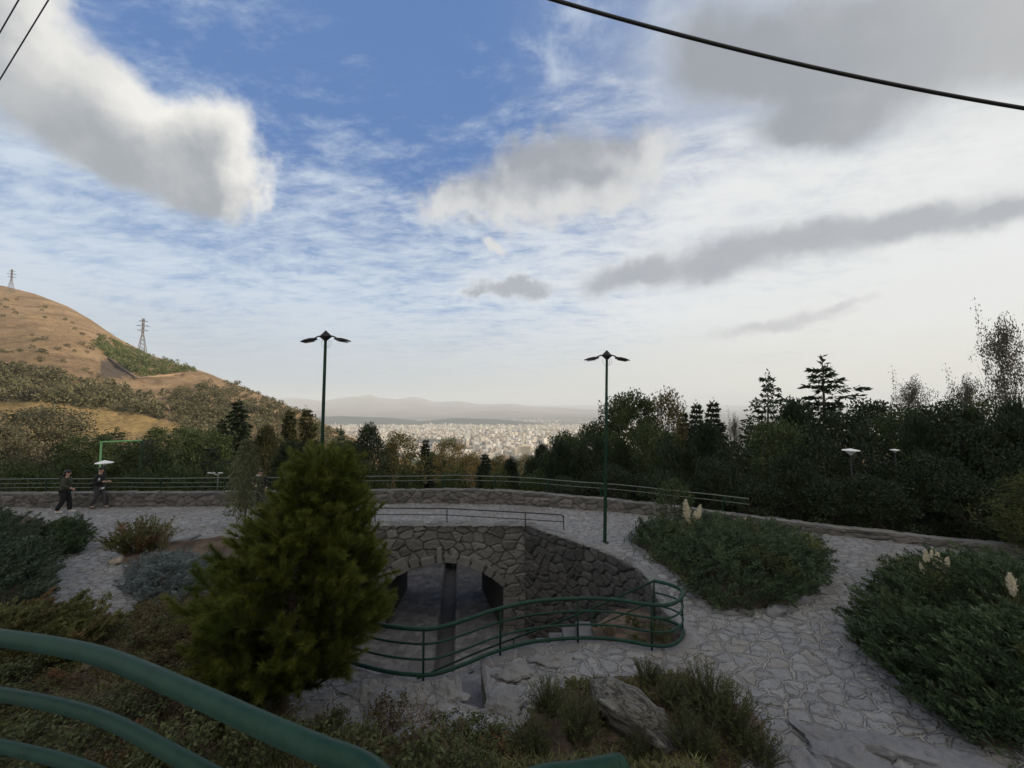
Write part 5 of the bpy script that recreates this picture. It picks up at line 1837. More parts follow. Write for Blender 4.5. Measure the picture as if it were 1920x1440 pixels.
jm = [G(*q) for q in [(1180, 1015), (1235, 1006), (1300, 1005), (1400, 1012), (1500, 1030), (1540, 1052), (1552, 1080), (1525, 1118), (1490, 1142), (1440, 1152), (1360, 1150), (1300, 1130), (1285, 1098), (1235, 1062)]]
juniper('juniper_bush', 'wide feathery dark juniper spreading over the bed right of the wing wall', jm, .66, 800, 401, 'juniper', (.5, .2), (.4, .85), 'spreading junipers')
jr1 = [G(*q) for q in [(1690, 1088), (1760, 1078), (1860, 1090), (2050, 1105), (2400, 1160), (2500, 1260), (2050, 1230), (1800, 1200), (1625, 1218), (1600, 1185), (1625, 1150), (1660, 1092)]]
juniper('juniper_bush', 'feathery juniper under the pampas plumes at the right edge of the path', jr1, .66, 850, 402, 'juniper', (-.55, .15), (.45, .95), 'spreading junipers')
jr2 = [G(*q) for q in [(1612, 1222), (1800, 1215), (2050, 1245), (2450, 1270), (2600, 1330), (2300, 1440), (1848, 1430), (1720, 1342), (1655, 1278)]]
juniper('juniper_bush', 'large dark juniper filling the lower right corner beside the flagstone path', jr2, .88, 1050, 403, 'juniper', (-.6, .3), (.45, .95), 'spreading junipers')
jl1 = [G(*q) for q in [(-420, 1010), (-120, 985), (0, 985), (60, 1010), (90, 1050), (100, 1120), (60, 1165), (-100, 1190), (-400, 1180)]]
juniper('juniper_bush', 'big grey-green juniper with upswept sprays at the left edge', jl1, .95, 1050, 404, 'juniper_blue', (.75, .25), (.5, 1.1), 'spreading junipers', dome=1.2)
jl2 = [G(*q) for q in [(66, 1030), (90, 1002), (140, 1000), (168, 1012), (168, 1032), (135, 1045), (90, 1046)]]
juniper('juniper_bush', 'small round green juniper beside the paving right of the bigger grey-green one', jl2, .55, 240, 405, 'juniper', (.6, .2), (.4, .75), 'spreading junipers')
jl3 = [G(*q) for q in [(-420, 1195), (-80, 1200), (80, 1170), (150, 1165), (215, 1200), (160, 1250), (0, 1275), (-420, 1290)]]
juniper('juniper_bush', 'low olive juniper on the slope just above the green handrail at left', jl3, .5, 620, 406, 'bush', (.6, .2), (.4, .8), 'spreading junipers')
bl = [G(*q) for q in [(232, 1085), (270, 1062), (340, 1058), (400, 1062), (440, 1090), (420, 1130), (330, 1150), (260, 1140), (225, 1115)]]
juniper('blue_shrub', 'low blue-grey shrub beside the dirt end of the narrow path at left', bl, .42, 520, 407, 'blue', (.2, .1), (.25, .5), None, .055, 'shrub')
sh = [G(*q) for q in [(250, 1155), (330, 1158), (430, 1150), (500, 1200), (520, 1290), (440, 1330), (330, 1290), (260, 1230)]]
juniper('blue_shrub', 'dark straggly grey shrub in the shade under the left side of the pine', sh, .40, 560, 408, 'dry', (.2, .1), (.25, .55), None, .05, 'shrub')


# ------------------------------------------------------------------ single shrubs
def stem_shrub(name, h, w, nst, mat, seed, leaf=.05, lw=.3, per=26, splay=.5, tw='twig', curve=.3):
    """upright stems clothed with small leaves"""
    r = np.random.default_rng(seed)
    root = empty(name)
    b = MB(); Pp, D = [], []
    for k in range(nst):
        a = r.random() * 6.28; q = r.random() ** .6
        o = np.array([cos(a), sin(a), 0]) * q * w * .22
        e = np.array([cos(a), sin(a), 0]) * (q * splay * w + .05) + np.array([*(r.normal(size=2) * .06 * w), 0]) + [0, 0, h * r.uniform(.55, 1.05) * (1 - .35 * q)]
        m_ = (o + e) / 2 + np.array([-cos(a), -sin(a), .4]) * curve * .2 * w
        pts = np.array([o * (1 - s) ** 2 + 2 * m_ * s * (1 - s) + e * s * s for s in np.linspace(0, 1, 5)])
        b.tube([tuple(p) for p in pts], [.006, .005, .004, .003, .002], 3, cap=False)
        s = r.uniform(.12, 1.02, per)
        c = np.stack([np.interp(s, np.linspace(0, 1, 5), pts[:, j]) for j in range(3)], 1)
        t = unit(e - o)
        Pp.append(c); D.append(unit(t * .8 + rdir(per, r) * .75))
    Pp, D = np.concatenate(Pp), np.concatenate(D)
    ll = leaf * r.uniform(.6, 1.3, len(Pp))
    V, F = leaf_quads(Pp, D, ll, ll * lw, r)
    crown('foliage', [(V, F)], F_[mat], root); b.build('stem', M[tw], root)
    return root


def twig_shrub(name, h, w, seed, mat='dry', nl=420, leaf=.035, depth=4):
    """wiry branching shrub with few small leaves"""
    r = np.random.default_rng(seed)
    root = empty(name); b = MB(); Pp = []

    def grow(p, d, L, rad, k):
        n = 4; pts = [p]; q = p.copy(); dd = d.copy()
        for i in range(n):
            dd = unit(dd + r.normal(size=3) * .22 + [0, 0, .03]); q = q + dd * L / n; pts.append(q.copy())
        b.tube([tuple(x) for x in pts], [rad * (1 - .12 * i) for i in range(n + 1)], 4 if k > 1 else 3, cap=False)
        if k <= 1: Pp.extend(pts[1:])
        if k == 0: return
        for c in range(r.integers(2, 4)):
            i = r.integers(2, n + 1)
            grow(pts[i], unit(dd * .7 + r.normal(size=3) * .65 + [0, 0, .1]), L * r.uniform(.5, .8), rad * .62, k - 1)
    for s in range(6):
        a = s * 1.05 + r.random()
        grow(np.array([cos(a) * .04, sin(a) * .04, 0.]), unit(np.array([cos(a) * w / h * .6, sin(a) * w / h * .6, 1.])), h * .45, .012, depth - 1)
    Pp = np.array(Pp)
    i = r.integers(0, len(Pp), nl)
    V, F = leaf_quads(Pp[i] + r.normal(size=(nl, 3)) * .03, rdir(nl, r), leaf * r.uniform(.6, 1.5, nl), leaf * .6, r)
    crown('foliage', [(V, F)], F_[mat], root); b.build('branch', M['dry_twig'] if mat == 'dry' else M['twig'], root)
    return root


def blade_tuft(name, h, w, n, mat, seed, plumes=(), bw=.012):
    """fountain of arching blades, optional plumes on canes: list of (dx, dy, height, size)"""
    r = np.random.default_rng(seed)
    root = empty(name)
    V, F = [], []
    for k in range(n):
        a = r.random() * 6.28; L = h * r.uniform(.6, 1.15); sp = w * .5 * r.random() ** .6
        o = np.array([cos(a), sin(a), 0]) * sp * .3
        u = np.array([cos(a), sin(a), 0])
        sd_ = np.array([-sin(a), cos(a), 0])
        i0 = len(V)
        for i in range(5):
            s = i / 4
            c = o + u * sp * s ** 1.6 + np.array([0, 0, L * (s - .42 * s ** 2.4 * (sp / w * 2))])
            ww = bw * (1 - .85 * s)
            V += [c - sd_ * ww * .5, c + sd_ * ww * .5]
        for i in range(4): F.append((i0 + 2 * i, i0 + 2 * i + 1, i0 + 2 * i + 3, i0 + 2 * i + 2))
    F = np.array(F, dtype=np.int32)
    o = build('blades', np.array(V), F, F_[mat], root, fattr={'tint': np.repeat(r.random(n), 4)})
    for (dx_, dy_, hh, sz) in plumes:
        tip = np.array([dx_, dy_, hh]); base = np.array([dx_ * .2, dy_ * .2, 0])
        b = MB().tube([tuple(base), tuple(base * .4 + tip * .6 + [0, 0, .05]), tuple(tip)], [.008, .006, .003], 5)
        cane = b.build('cane', F_['straw'], root)
        cane.data.attributes.new('tint', 'FLOAT', 'FACE')
        m_ = 900
        s = r.random(m_); d = unit(tip - base)
        c = tip + d * (s - .5)[:, None] * sz
        rad = sz * .17 * np.sin(pi * np.clip(s * .92 + .06, 0, 1)) ** .7
        q = rdir(m_, r) * (rad * r.random(m_) ** .5)[:, None]
        V2, F2 = leaf_quads(c + q, unit(d + rdir(m_, r) * .55), sz * .14 * r.uniform(.5, 1.2, m_), sz * .022, r)
        crown('plume', [(V2, F2)], F_['plume'], root)
    return root


def place(o, px, py, lab, cat, grp=None, s=1.0, z=None, rz=0.0, g=None):
    p_ = g or G(px, py)
    o.location = (p_.x, p_.y, bz(p_.x, p_.y) - .02 if z is None else z); o.scale = (s, s, s); o.rotation_euler = (0, 0, rz)
    return tag(o, lab, cat, grp)


# pampas and grass on the middle bed
def pl(px, py, base, sz):
    q = P(px, py, base.y); return (q.x - base.x, 0.0, q.z - bz(base.x, base.y), sz)


g0 = G(1296, 1022)
o = blade_tuft('pampas_grass', 1.0, .9, 240, 'reed', 501, [pl(1288, 960, g0, .72), pl(1310, 962, g0, .5), pl(1302, 978, g0, .6), pl(1294, 985, g0, .55)])
place(o, 0, 0, 'pampas grass with four creamy plumes beside the thin-trunked little tree', 'pampas grass', 'pampas grasses', g=g0)
g0 = G(1397, 1024)
o = blade_tuft('pampas_grass', .75, .8, 190, 'reed', 502, [pl(1397, 984, g0, .42), pl(1365, 992, g0, .22)])
place(o, 0, 0, 'grass tuft with one small thin white plume in the middle of the juniper bed', 'pampas grass', 'pampas grasses', g=g0)
for i, (px, py, h, lab) in enumerate([(1420, 1040, .85, 'yellowish upright grass tuft behind the middle of the juniper bed'), (1525, 1068, .95, 'tall green reedy tuft at the path end of the juniper bed'), (1352, 1020, .7, 'short pale grass tuft between the two plumed grasses')]):
    place(blade_tuft('grass_tuft', h, .9, 260, 'reed', 505 + i), px, py, lab, 'grass tuft', 'grass tufts in the juniper bed')
g0 = G(1752, 1135)
o = blade_tuft('pampas_grass', .95, 1.2, 260, 'reed', 511, [pl(1737, 1046, g0, .38), pl(1757, 1056, g0, .46), pl(1773, 1060, g0, .36), pl(1729, 1066, g0, .26), pl(1747, 1040, g0, .22)])
place(o, 0, 0, 'pampas grass with a cluster of white plumes over the large right juniper', 'pampas grass', 'pampas grasses', g=g0)
g0 = G(1912, 1190)
o = blade_tuft('pampas_grass', .9, .9, 150, 'reed', 512, [pl(1897, 1096, g0, .44)])
place(o, 0, 0, 'pampas grass with a single leaning plume by the right edge', 'pampas grass', 'pampas grasses', g=g0)
g0 = G(1690, 1098)
place(blade_tuft('grass_tuft', .8, 1.2, 360, 'reed', 513, bw=.014), 0, 0, 'wide fountain of olive grass at the tip of the right bed', 'grass tuft', g=g0)

# leafy bush with red tinge on the island at left
g0 = G(266, 1040)
o = stem_shrub('leafy_bush', 1.15, 1.9, 150, 'bush', 521, .085, .38, 34, .42)
place(o, 0, 0, 'yellow-green bush tinged red standing on the island beside the left path', 'bush', g=g0)
o = blade_tuft('grass_tuft', 1.1, .8, 120, 'straw', 522)
place(o, 306, 1040, 'tall straw-coloured grass at the right side of the reddish bush', 'grass tuft')
place(stem_shrub('leafy_bush', .45, .8, 70, 'bush', 523, .05, .4, 26, .45), 215, 1022, 'low clump of greenery at the foot of the reddish bush', 'bush')
# thin tree on the terrace edge next to the pampas
r9 = np.random.default_rng(530)
g0 = G(1268, 1012)
root = empty('young_tree', (g0.x, g0.y, bz(g0.x, g0.y))); tag(root, 'little thin-trunked leafy tree standing behind the pampas plumes', 'tree')
b = MB(); H = 1.75
b.tube([(0, 0, -.1), (.03, 0, .5), (-.05, 0, 1.1), (-.10, 0, H)], [.028, .025, .018, .008], 6)
parts = []
for k in range(26):
    z = .62 + 1.15 * k / 26; a = k * 2.4
    L = .55 * sin(pi * min(1, .2 + .75 * k / 26))
    e = np.array([cos(a) * L - .05, sin(a) * L * .7, z + .12])
    b.tube([(-.04, 0, z - .1), tuple(e)], [.008, .003], 4, cap=False)
    p_, d = clump_pts(46, e, np.array([.17, .17, .15]), r9)
    parts.append(leaf_quads(p_, unit(d + rdir(46, r9)), .085 * r9.uniform(.6, 1.2, 46), .05, r9))
b.build('trunk', M['bark'], root); crown('crown', parts, F_['green'], root)

# weeping young tree beside the walkers
r9 = np.random.default_rng(531)
g0 = G(458, 988)
root = empty('weeping_tree', (g0.x, g0.y, 0)); tag(root, 'slim young tree with hanging pale leaves beside the big pine', 'tree')
zt = P(452, 822, g0.y).z
b = MB(); b.tube([(0, 0, -.1), (.05, 0, zt * .4), (-.03, 0, zt * .75), (-.05, 0, zt)], [.045, .04, .025, .008], 7)
Pp, D = [], []
for k in range(60):
    t = .22 + .78 * k / 60; a = k * 2.4
    L = (.30 + .55 * sin(pi * t ** .8)) * r9.uniform(.6, 1.2) * (.7 if t < .5 else 1)
    o = np.array([0, 0, t * zt]); u = np.array([cos(a), sin(a), 0])
    pts = np.array([o + u * L * s + np.array([0, 0, .45 * L * s - 1.5 * L * s * s]) for s in np.linspace(0, 1, 6)])
    b.tube([tuple(q) for q in pts], [.008, .006, .005, .004, .003, .002], 3, cap=False)
    n = 62
    s = r9.uniform(.15, 1, n)
    c = np.stack([np.interp(s, np.linspace(0, 1, 6), pts[:, j]) for j in range(3)], 1) + r9.normal(size=(n, 3)) * .05
    Pp.append(c); D.append(unit(np.array([0, 0, -.9]) + rdir(n, r9) * .7))
Pp, D = np.concatenate(Pp), np.concatenate(D)
V, F = leaf_quads(Pp, D, .12 * r9.uniform(.6, 1.3, len(Pp)), .038, r9)
b.build('trunk', M['pale_bark'], root, True); crown('crown', [(V, F)], F_['young'], root)

# golden conifer at the right edge, on the near side of the parapet
g0 = G(1925, 1052)
o = make_cedar(2.7, 2.6, F_['spruce'], 'bright yellow-green conifer branches in front of the dark trees at the right edge', 'golden_conifer', 540, n_lev=15, dens=1.3, droop=.05, upsweep=.55, flat=.3)
o.location = (g0.x + .35, g0.y, 0)

# broom-like shrubs in the front bed
protoA = stem_shrub('broom_shrub', .62, .9, 110, 'broom', 551, .05, .2, 34, .48)
protoB = stem_shrub('broom_shrub', .8, 1.0, 130, 'broom', 552, .055, .18, 34, .42)
BR = [(1028, 1345, .62, 'rosemary-like shrub at the pale edge of the front bed, left of the boulder'), (1085, 1400, .72, 'green needle-leaved shrub leaning against the left side of the boulder'), (1000, 1425, .6, 'bright lemon-green shrub above the green tube end at the bottom'),
      (1215, 1290, .55, 'small dark shrub behind the top of the boulder'), (1262, 1335, .66, 'shrub standing behind the right shoulder of the boulder'), (1330, 1350, .9, 'large bushy green shrub right of the boulder'),
      (1375, 1390, .85, 'leafy shrub at the right tip of the front bed'), (1300, 1425, .75, 'shrub in front of the right end of the boulder'), (1420, 1425, .6, 'low brownish shrub at the lower right corner of the front bed'), (1200, 1440, .5, 'low shrub growing at the foot of the boulder')]
for i, (px, py, s, lab) in enumerate(BR):
    src = protoA if i % 2 == 0 else protoB
    o = src if i < 2 else copy_tree(src)
    place(o, px, py, lab, 'shrub', 'broom shrubs of the front bed', s * (1.05 if i % 2 else 1.25), rz=i * 1.3)

# wiry dry shrubs covering the slope under the handrail
tw = [twig_shrub('dry_shrub', .62, .9, 561, 'dry', 900, .045), twig_shrub('dry_shrub', .5, .9, 562, 'bush', 1300, .04), twig_shrub('dry_shrub', .7, .8, 563, 'broom', 1100, .05)]
spots = []
rs = random.Random(9)
tries = 0
while len(spots) < 84 and tries < 6000:
    tries += 1
    px, py = rs.uniform(-60, 940), rs.uniform(1185, 1475)
    lo = np.interp(px, [-60, 200, 330, 480, 560, 640, 940], [1230, 1195, 1210, 1290, 1345, 1385, 1400])
    if py < lo or (470 < px < 585 and py < 1410): continue
    p_ = G(px, py)
    # march onto the slope
    d = ray(px, py); t = 1.0
    while t < 12:
        q = CAM + d * t
        if q.z < bz(q.x, q.y): break
        t += .08
    q = CAM + d * t
    if q.y < 3.0: continue
    if any((q - s_).length < .34 for s_ in spots): continue
    spots.append(q)
for i, q in enumerate(spots):
    o = tw[i] if i < 3 else copy_tree(tw[i % 3])
    o.location = (q.x, q.y, bz(q.x, q.y) - .02); s = rs.uniform(.5, 1.05); o.scale = (s, s, s * rs.uniform(.7, 1)); o.rotation_euler = (0, 0, rs.random() * 6.28)
    tag(o, 'wiry dry shrub with sparse brown-green leaves on the slope behind the green handrail', 'shrub', 'dry shrubs on the slope by the handrail')
# the bare branching one in front of the runnel
o = twig_shrub('bare_shrub', 1.05, .9, 571, 'dry', 260, .035, 4)
place(o, 792, 1425, 'bare dark-branched shrub sticking up in front of the runnel', 'shrub', s=.85)
# small planted soil inside the loop
lp = [(1.72, 7.62), (2.6, 7.6), (3.2, 7.52), (3.36, 7.75), (3.42, 9.2), (3.3, 10.2), (2.6, 10.0), (1.9, 9.3), (1.72, 8.8)]
xg, yg = np.arange(1.6, 3.6, .05), np.arange(7.4, 10.4, .05)
X, Y = np.meshgrid(xg, yg, indexing='ij')
Z = -.16 - .35 * sstep(8.3, 9.6, Y) + (fbm(X * 3, Y * 3, 350, 4) - .5) * .16
kp = in_poly((X[:-1, :-1] + X[1:, 1:]) / 2, (Y[:-1, :-1] + Y[1:, 1:]) / 2, lp)
Vb, Fb, _ = compact(np.stack([X, Y, Z], -1).reshape(-1, 3), grid_faces(len(xg), len(yg), kp))
tag(build('loop_soil', Vb, Fb, SOIL, smooth=True), kind='structure')
for i, (x, y, s_, lab) in enumerate([(2.5, 8.0, .6, 'dry plant inside the loop of the wavy railing, close to its middle post'), (2.95, 8.2, .65, 'dry plant at the rounded end inside the loop of the wavy railing'), (2.1, 8.5, .6, 'dry plant beside the top step inside the loop of the railing'), (2.7, 9.0, .7, 'dry plant at the foot of the wing wall inside the loop of the railing')]):
    q = copy_tree(tw[(i + 1) % 3]); place(q, 0, 0, lab, 'shrub', g=Vector((x, y, 0)), z=-.2 - .3 * max(0, y - 8.4), s=s_, rz=i)

# ground litter: dry blades and fallen leaves over the beds
def litter(name, n, seed, fn, L, W, mat, up):
    r = np.random.default_rng(seed); Pq, Dq = [], []
    while sum(len(a) for a in Pq) < n:
        x, y = fn(r, 3000)
        pa, hf = BEDS[0]
        ok = in_poly(x, y, pa) & ~in_poly(x, y, PITa)
        x, y = x[ok], y[ok]
        dn = fbm(x * 1.6, y * 1.6, seed, 3) > r.uniform(.3, .62, len(x))
        x, y = x[dn], y[dn]
        Pq.append(np.stack([x, y, hf(x, y) + .005], 1))
        Dq.append(unit(rdir(len(x), r) * [1, 1, .3] + [0, 0, up]))
    Pq, Dq = np.concatenate(Pq)[:n], np.concatenate(Dq)[:n]
    V, F = leaf_quads(Pq, Dq, L * r.uniform(.5, 1.5, n), W, r)
    tag(crown(name, [(V, F)], F_[mat], None), kind='stuff')


near_fn = lambda r, n: (r.uniform(-9, 3, n), 3.6 + 6.5 * r.random(n) ** 1.3)
litter('dry_grass', 12000, 601, near_fn, .12, .009, 'reed', .6)
litter('leaf_litter', 26000, 602, near_fn, .05, .03, 'dry', .15)
litter('ground_cover', 22000, 603, near_fn, .07, .03, 'bush', .5)


# ------------------------------------------------------------------ rocks
def rock(name, lab, g, size, seed, mat, rz=0., ridge_=0., sub=4, group=None, cat='rock', tilt=0.):
    import bmesh
    bm = bmesh.new(); bmesh.ops.create_icosphere(bm, subdivisions=sub, radius=1)
    co = np.array([v.co[:] for v in bm.verts])
    n1 = fbm(co[:, 0] * 1.2 + seed, co[:, 1] * 1.2 + co[:, 2] * .9, seed, 4) - .5
    # a few flat facets
    r = np.random.default_rng(seed)
    k = co.copy()
    for q in range(9):
        d = rdir(1, r)[0]; c = r.uniform(.55, .8)
        over_ = np.clip(k @ d - c, 0, None); k = k - over_[:, None] * d * .85
    k *= (1 + n1 * .5)[:, None]
    k = k * np.array(size)
    if ridge_:
        f = np.sin((k[:, 1] * 5 + k[:, 2] * 16 + k[:, 0] * 7 + fbm(k[:, 0] * 4, k[:, 1] * 4, seed + 3, 3) * 9))
        k += unit(co) * (f * ridge_ * .5 + (fbm(k[:, 0] * 12, k[:, 1] * 12 + k[:, 2] * 10, seed + 4, 4) - .5) * ridge_ * 3)[:, None]
    F = np.array([[v.index for v in f.verts] for f in bm.faces], dtype=np.int32); bm.free()
    o = build(name, k, F, mat, None, True)
    o.location = g; o.rotation_euler = (0, tilt, rz)
    return tag(o, lab, cat, group)


m, nt2, bs = new_mat('weathered_rock')
p = ObjC(nt2)
mp = nd(nt2, 'ShaderNodeMapping'); nt2.links.new(p, mp.inputs[0]); mp.inputs['Rotation'].default_value = (.5, .5, .3); mp.inputs['Scale'].default_value = (3, 14, 22)
n1 = Noise(nt2, mp.outputs[0], 1.2, 8, .68, .6); n2 = Noise(nt2, p, 30, 5, .7)
col = Mix(nt2, Smooth(nt2, n1, .38, .62), (.034, .033, .032), (.19, .185, .165))
col = Mix(nt2, Smooth(nt2, n2, .55, .8, 0, .6), col, (.22, .21, .185))
nt2.links.new(col, bs.inputs['Base Color']); bs.inputs['Roughness'].default_value = .95
bump(nt2, bs, Mth(nt2, 'ADD', n1, Mth(nt2, 'MULTIPLY', n2, .3)), 1.0, .05)
ROCK = m
SLAB = mat_plain('slab_rock', (.17, .173, .185), .9, .4, 2.5, bmp=.9, bd=.04)
LEDGE = mat_plain('ledge_rock', (.185, .185, .185), .9, .4, 4, bmp=.9, bd=.04)
PALE = mat_plain('pale_rock', (.34, .30, .25), .9, .3, 6, bmp=.8, bd=.03)
g0 = G(1205, 1372)
rock('boulder', 'large grey furrowed boulder lying slanted in the front bed', (g0.x, g0.y, bz(g0.x, g0.y) + .06), (.80, .50, .36), 701, ROCK, -.55, .035, 5, None, 'boulder', .28)
for i, (px, py, s, lab) in enumerate([(218, 1056, (.21, .17, .15), 'pale rounded stone at the end of the island by the left path'), (243, 1068, (.13, .11, .09), 'smaller pale stone beside the rounded one on the island'),
                                      (355, 1012, (.45, .2, .12), 'flat brown stone on the edge of the island near the pine'), (1532, 1108, (.28, .2, .17), 'grey edging stone at the path corner of the juniper bed'), (1500, 1128, (.22, .2, .15), 'grey edging stone left of the corner one in the juniper bed'),
                                      (1455, 1150, (.3, .2, .14), 'low dark edging stone at the front of the juniper bed'), (712, 1330, (.3, .2, .16), 'grey stone lying right of the pine trunk'), (640, 1362, (.24, .2, .14), 'rough stone at the foot of the pine near the dry shrubs'), (745, 1392, (.2, .17, .13), 'brownish stone among the dry shrubs below the runnel'),
                                      (360, 1340, (.2, .16, .13), 'pale stone in the shade left of the pine trunk'), (455, 1352, (.2, .15, .12), 'pale stone close beside the pine trunk on its left')]):
    g0 = G(px, py); rock('stone', lab, (g0.x, g0.y, bz(g0.x, g0.y) + s[2] * .3), s, 710 + i, PALE if i in (0, 1, 9, 10) else SLAB, i * .7, .01, 3, 'loose stones')
for i, (px, py, s, rz, lab) in enumerate([(962, 1262, (.34, .22, .13), .2, 'pale rock ledge at the right lip of the runnel'), (1035, 1238, (.36, .16, .10), .1, 'flat pale rock ledge under the middle of the wavy railing'),
                                         (838, 1300, (.26, .2, .14), -.3, 'pale rock ledge at the left lip of the runnel'), (765, 1312, (.34, .2, .15), .4, 'pale rock ledge between the pine and the runnel'),
                                         (945, 1318, (.24, .3, .17), .5, 'tall pale rock ledge at the near right corner of the runnel'), (680, 1300, (.30, .2, .14), -.2, 'pale rock ledge under the right side of the pine')]):
    g0 = G(px, py); rock('rock_ledge', lab, (g0.x, g0.y, s[2] * .02), (s[0] * 1.25, s[1] * 1.2, s[2] * .85), 770 + i, LEDGE, rz, .03, 5, 'rock ledges by the runnel')
for i, (px, py, s, rz) in enumerate([(1560, 1392, (.5, .24, .10), -.5), (1690, 1412, (.62, .24, .11), -.42), (1500, 1436, (.5, .3, .12), -.3), (1790, 1442, (.7, .35, .12), -.4), (1625, 1446, (.6, .28, .16), -.45)]):
    g0 = G(px, py)
    rock('step_slab', ['long flat rock step across the path in the lower right', 'rough dark rock step beside the lower right juniper', 'rock slab at the left edge of the path at the bottom', 'rock slab half under the lower right juniper', 'lowest rock step at the bottom edge of the path'][i], (g0.x, g0.y, .02), s, 740 + i, SLAB, rz, .03, 5, 'rock steps of the path', 'rock step')
# ------------------------------------------------------------------ people
def skin_mesh(name, joints, bones, mat, parent, sub=2):
    """joints: {name: (xyz, radius)} ; bones: pairs ; one smooth tapered skin over the skeleton"""
    names = list(joints); idx = {n: i for i, n in enumerate(names)}
    me = bpy.data.meshes.new(name)
    me.from_pydata([joints[n][0] for n in names], [(idx[a], idx[b]) for a, b in bones], [])
    o = bpy.data.objects.new(name, me); link(o)
    md = o.modifiers.new('skin', 'SKIN'); md.use_smooth_shade = True
    for i, n in enumerate(names):
        r = joints[n][1]; sv = me.skin_vertices[0].data[i]
        sv.radius = r if isinstance(r, tuple) else (r, r); sv.use_root = (i == 0)
    s = o.modifiers.new('sub', 'SUBSURF'); s.levels = sub; s.render_levels = sub
    dg = bpy.context.evaluated_depsgraph_get()
    nm = bpy.data.meshes.new_from_object(o.evaluated_get(dg))
    bpy.data.objects.remove(o); bpy.data.meshes.remove(me)
    nm.materials.clear(); nm.materials.append(mat); nm.name = name
    for p_ in nm.polygons: p_.use_smooth = True
    q = bpy.data.objects.new(name, nm)
    return link(q, parent)


def ball(name, c, s, mat, parent, sub=3):
    import bmesh
    bm = bmesh.new(); bmesh.ops.create_icosphere(bm, subdivisions=sub, radius=1)
    for v in bm.verts: v.co = Vector((v.co.x * s[0], v.co.y * s[1], v.co.z * s[2])) + Vector(c)
    me = bpy.data.meshes.new(name); bm.to_mesh(me); bm.free()
    for p_ in me.polygons: p_.use_smooth = True
    me.materials.append(mat); return link(bpy.data.objects.new(name, me), parent)


SKIN = mat_plain('skin', (.42, .26, .19), .55, .06, 20)
HAIR = mat_plain('hair', (.012, .010, .009), .5, .3, 40)
BLACK = mat_plain('black_cloth', (.012, .012, .014), .85, .3, 30, bmp=.3)
OLIVE = mat_plain('olive_cloth', (.038, .041, .03), .85, .2, 30, bmp=.3)
GREYC = mat_plain('grey_cloth', (.05, .05, .053), .85, .2, 30, bmp=.3)
WHITEC = mat_plain('white_cloth', (.62, .62, .64), .8, .08, 30)
SHOE = mat_plain('shoe_white', (.6, .6, .6), .6, .1, 30)
DKSHOE = mat_plain('shoe_dark', (.05, .045, .045), .6, .2, 30)


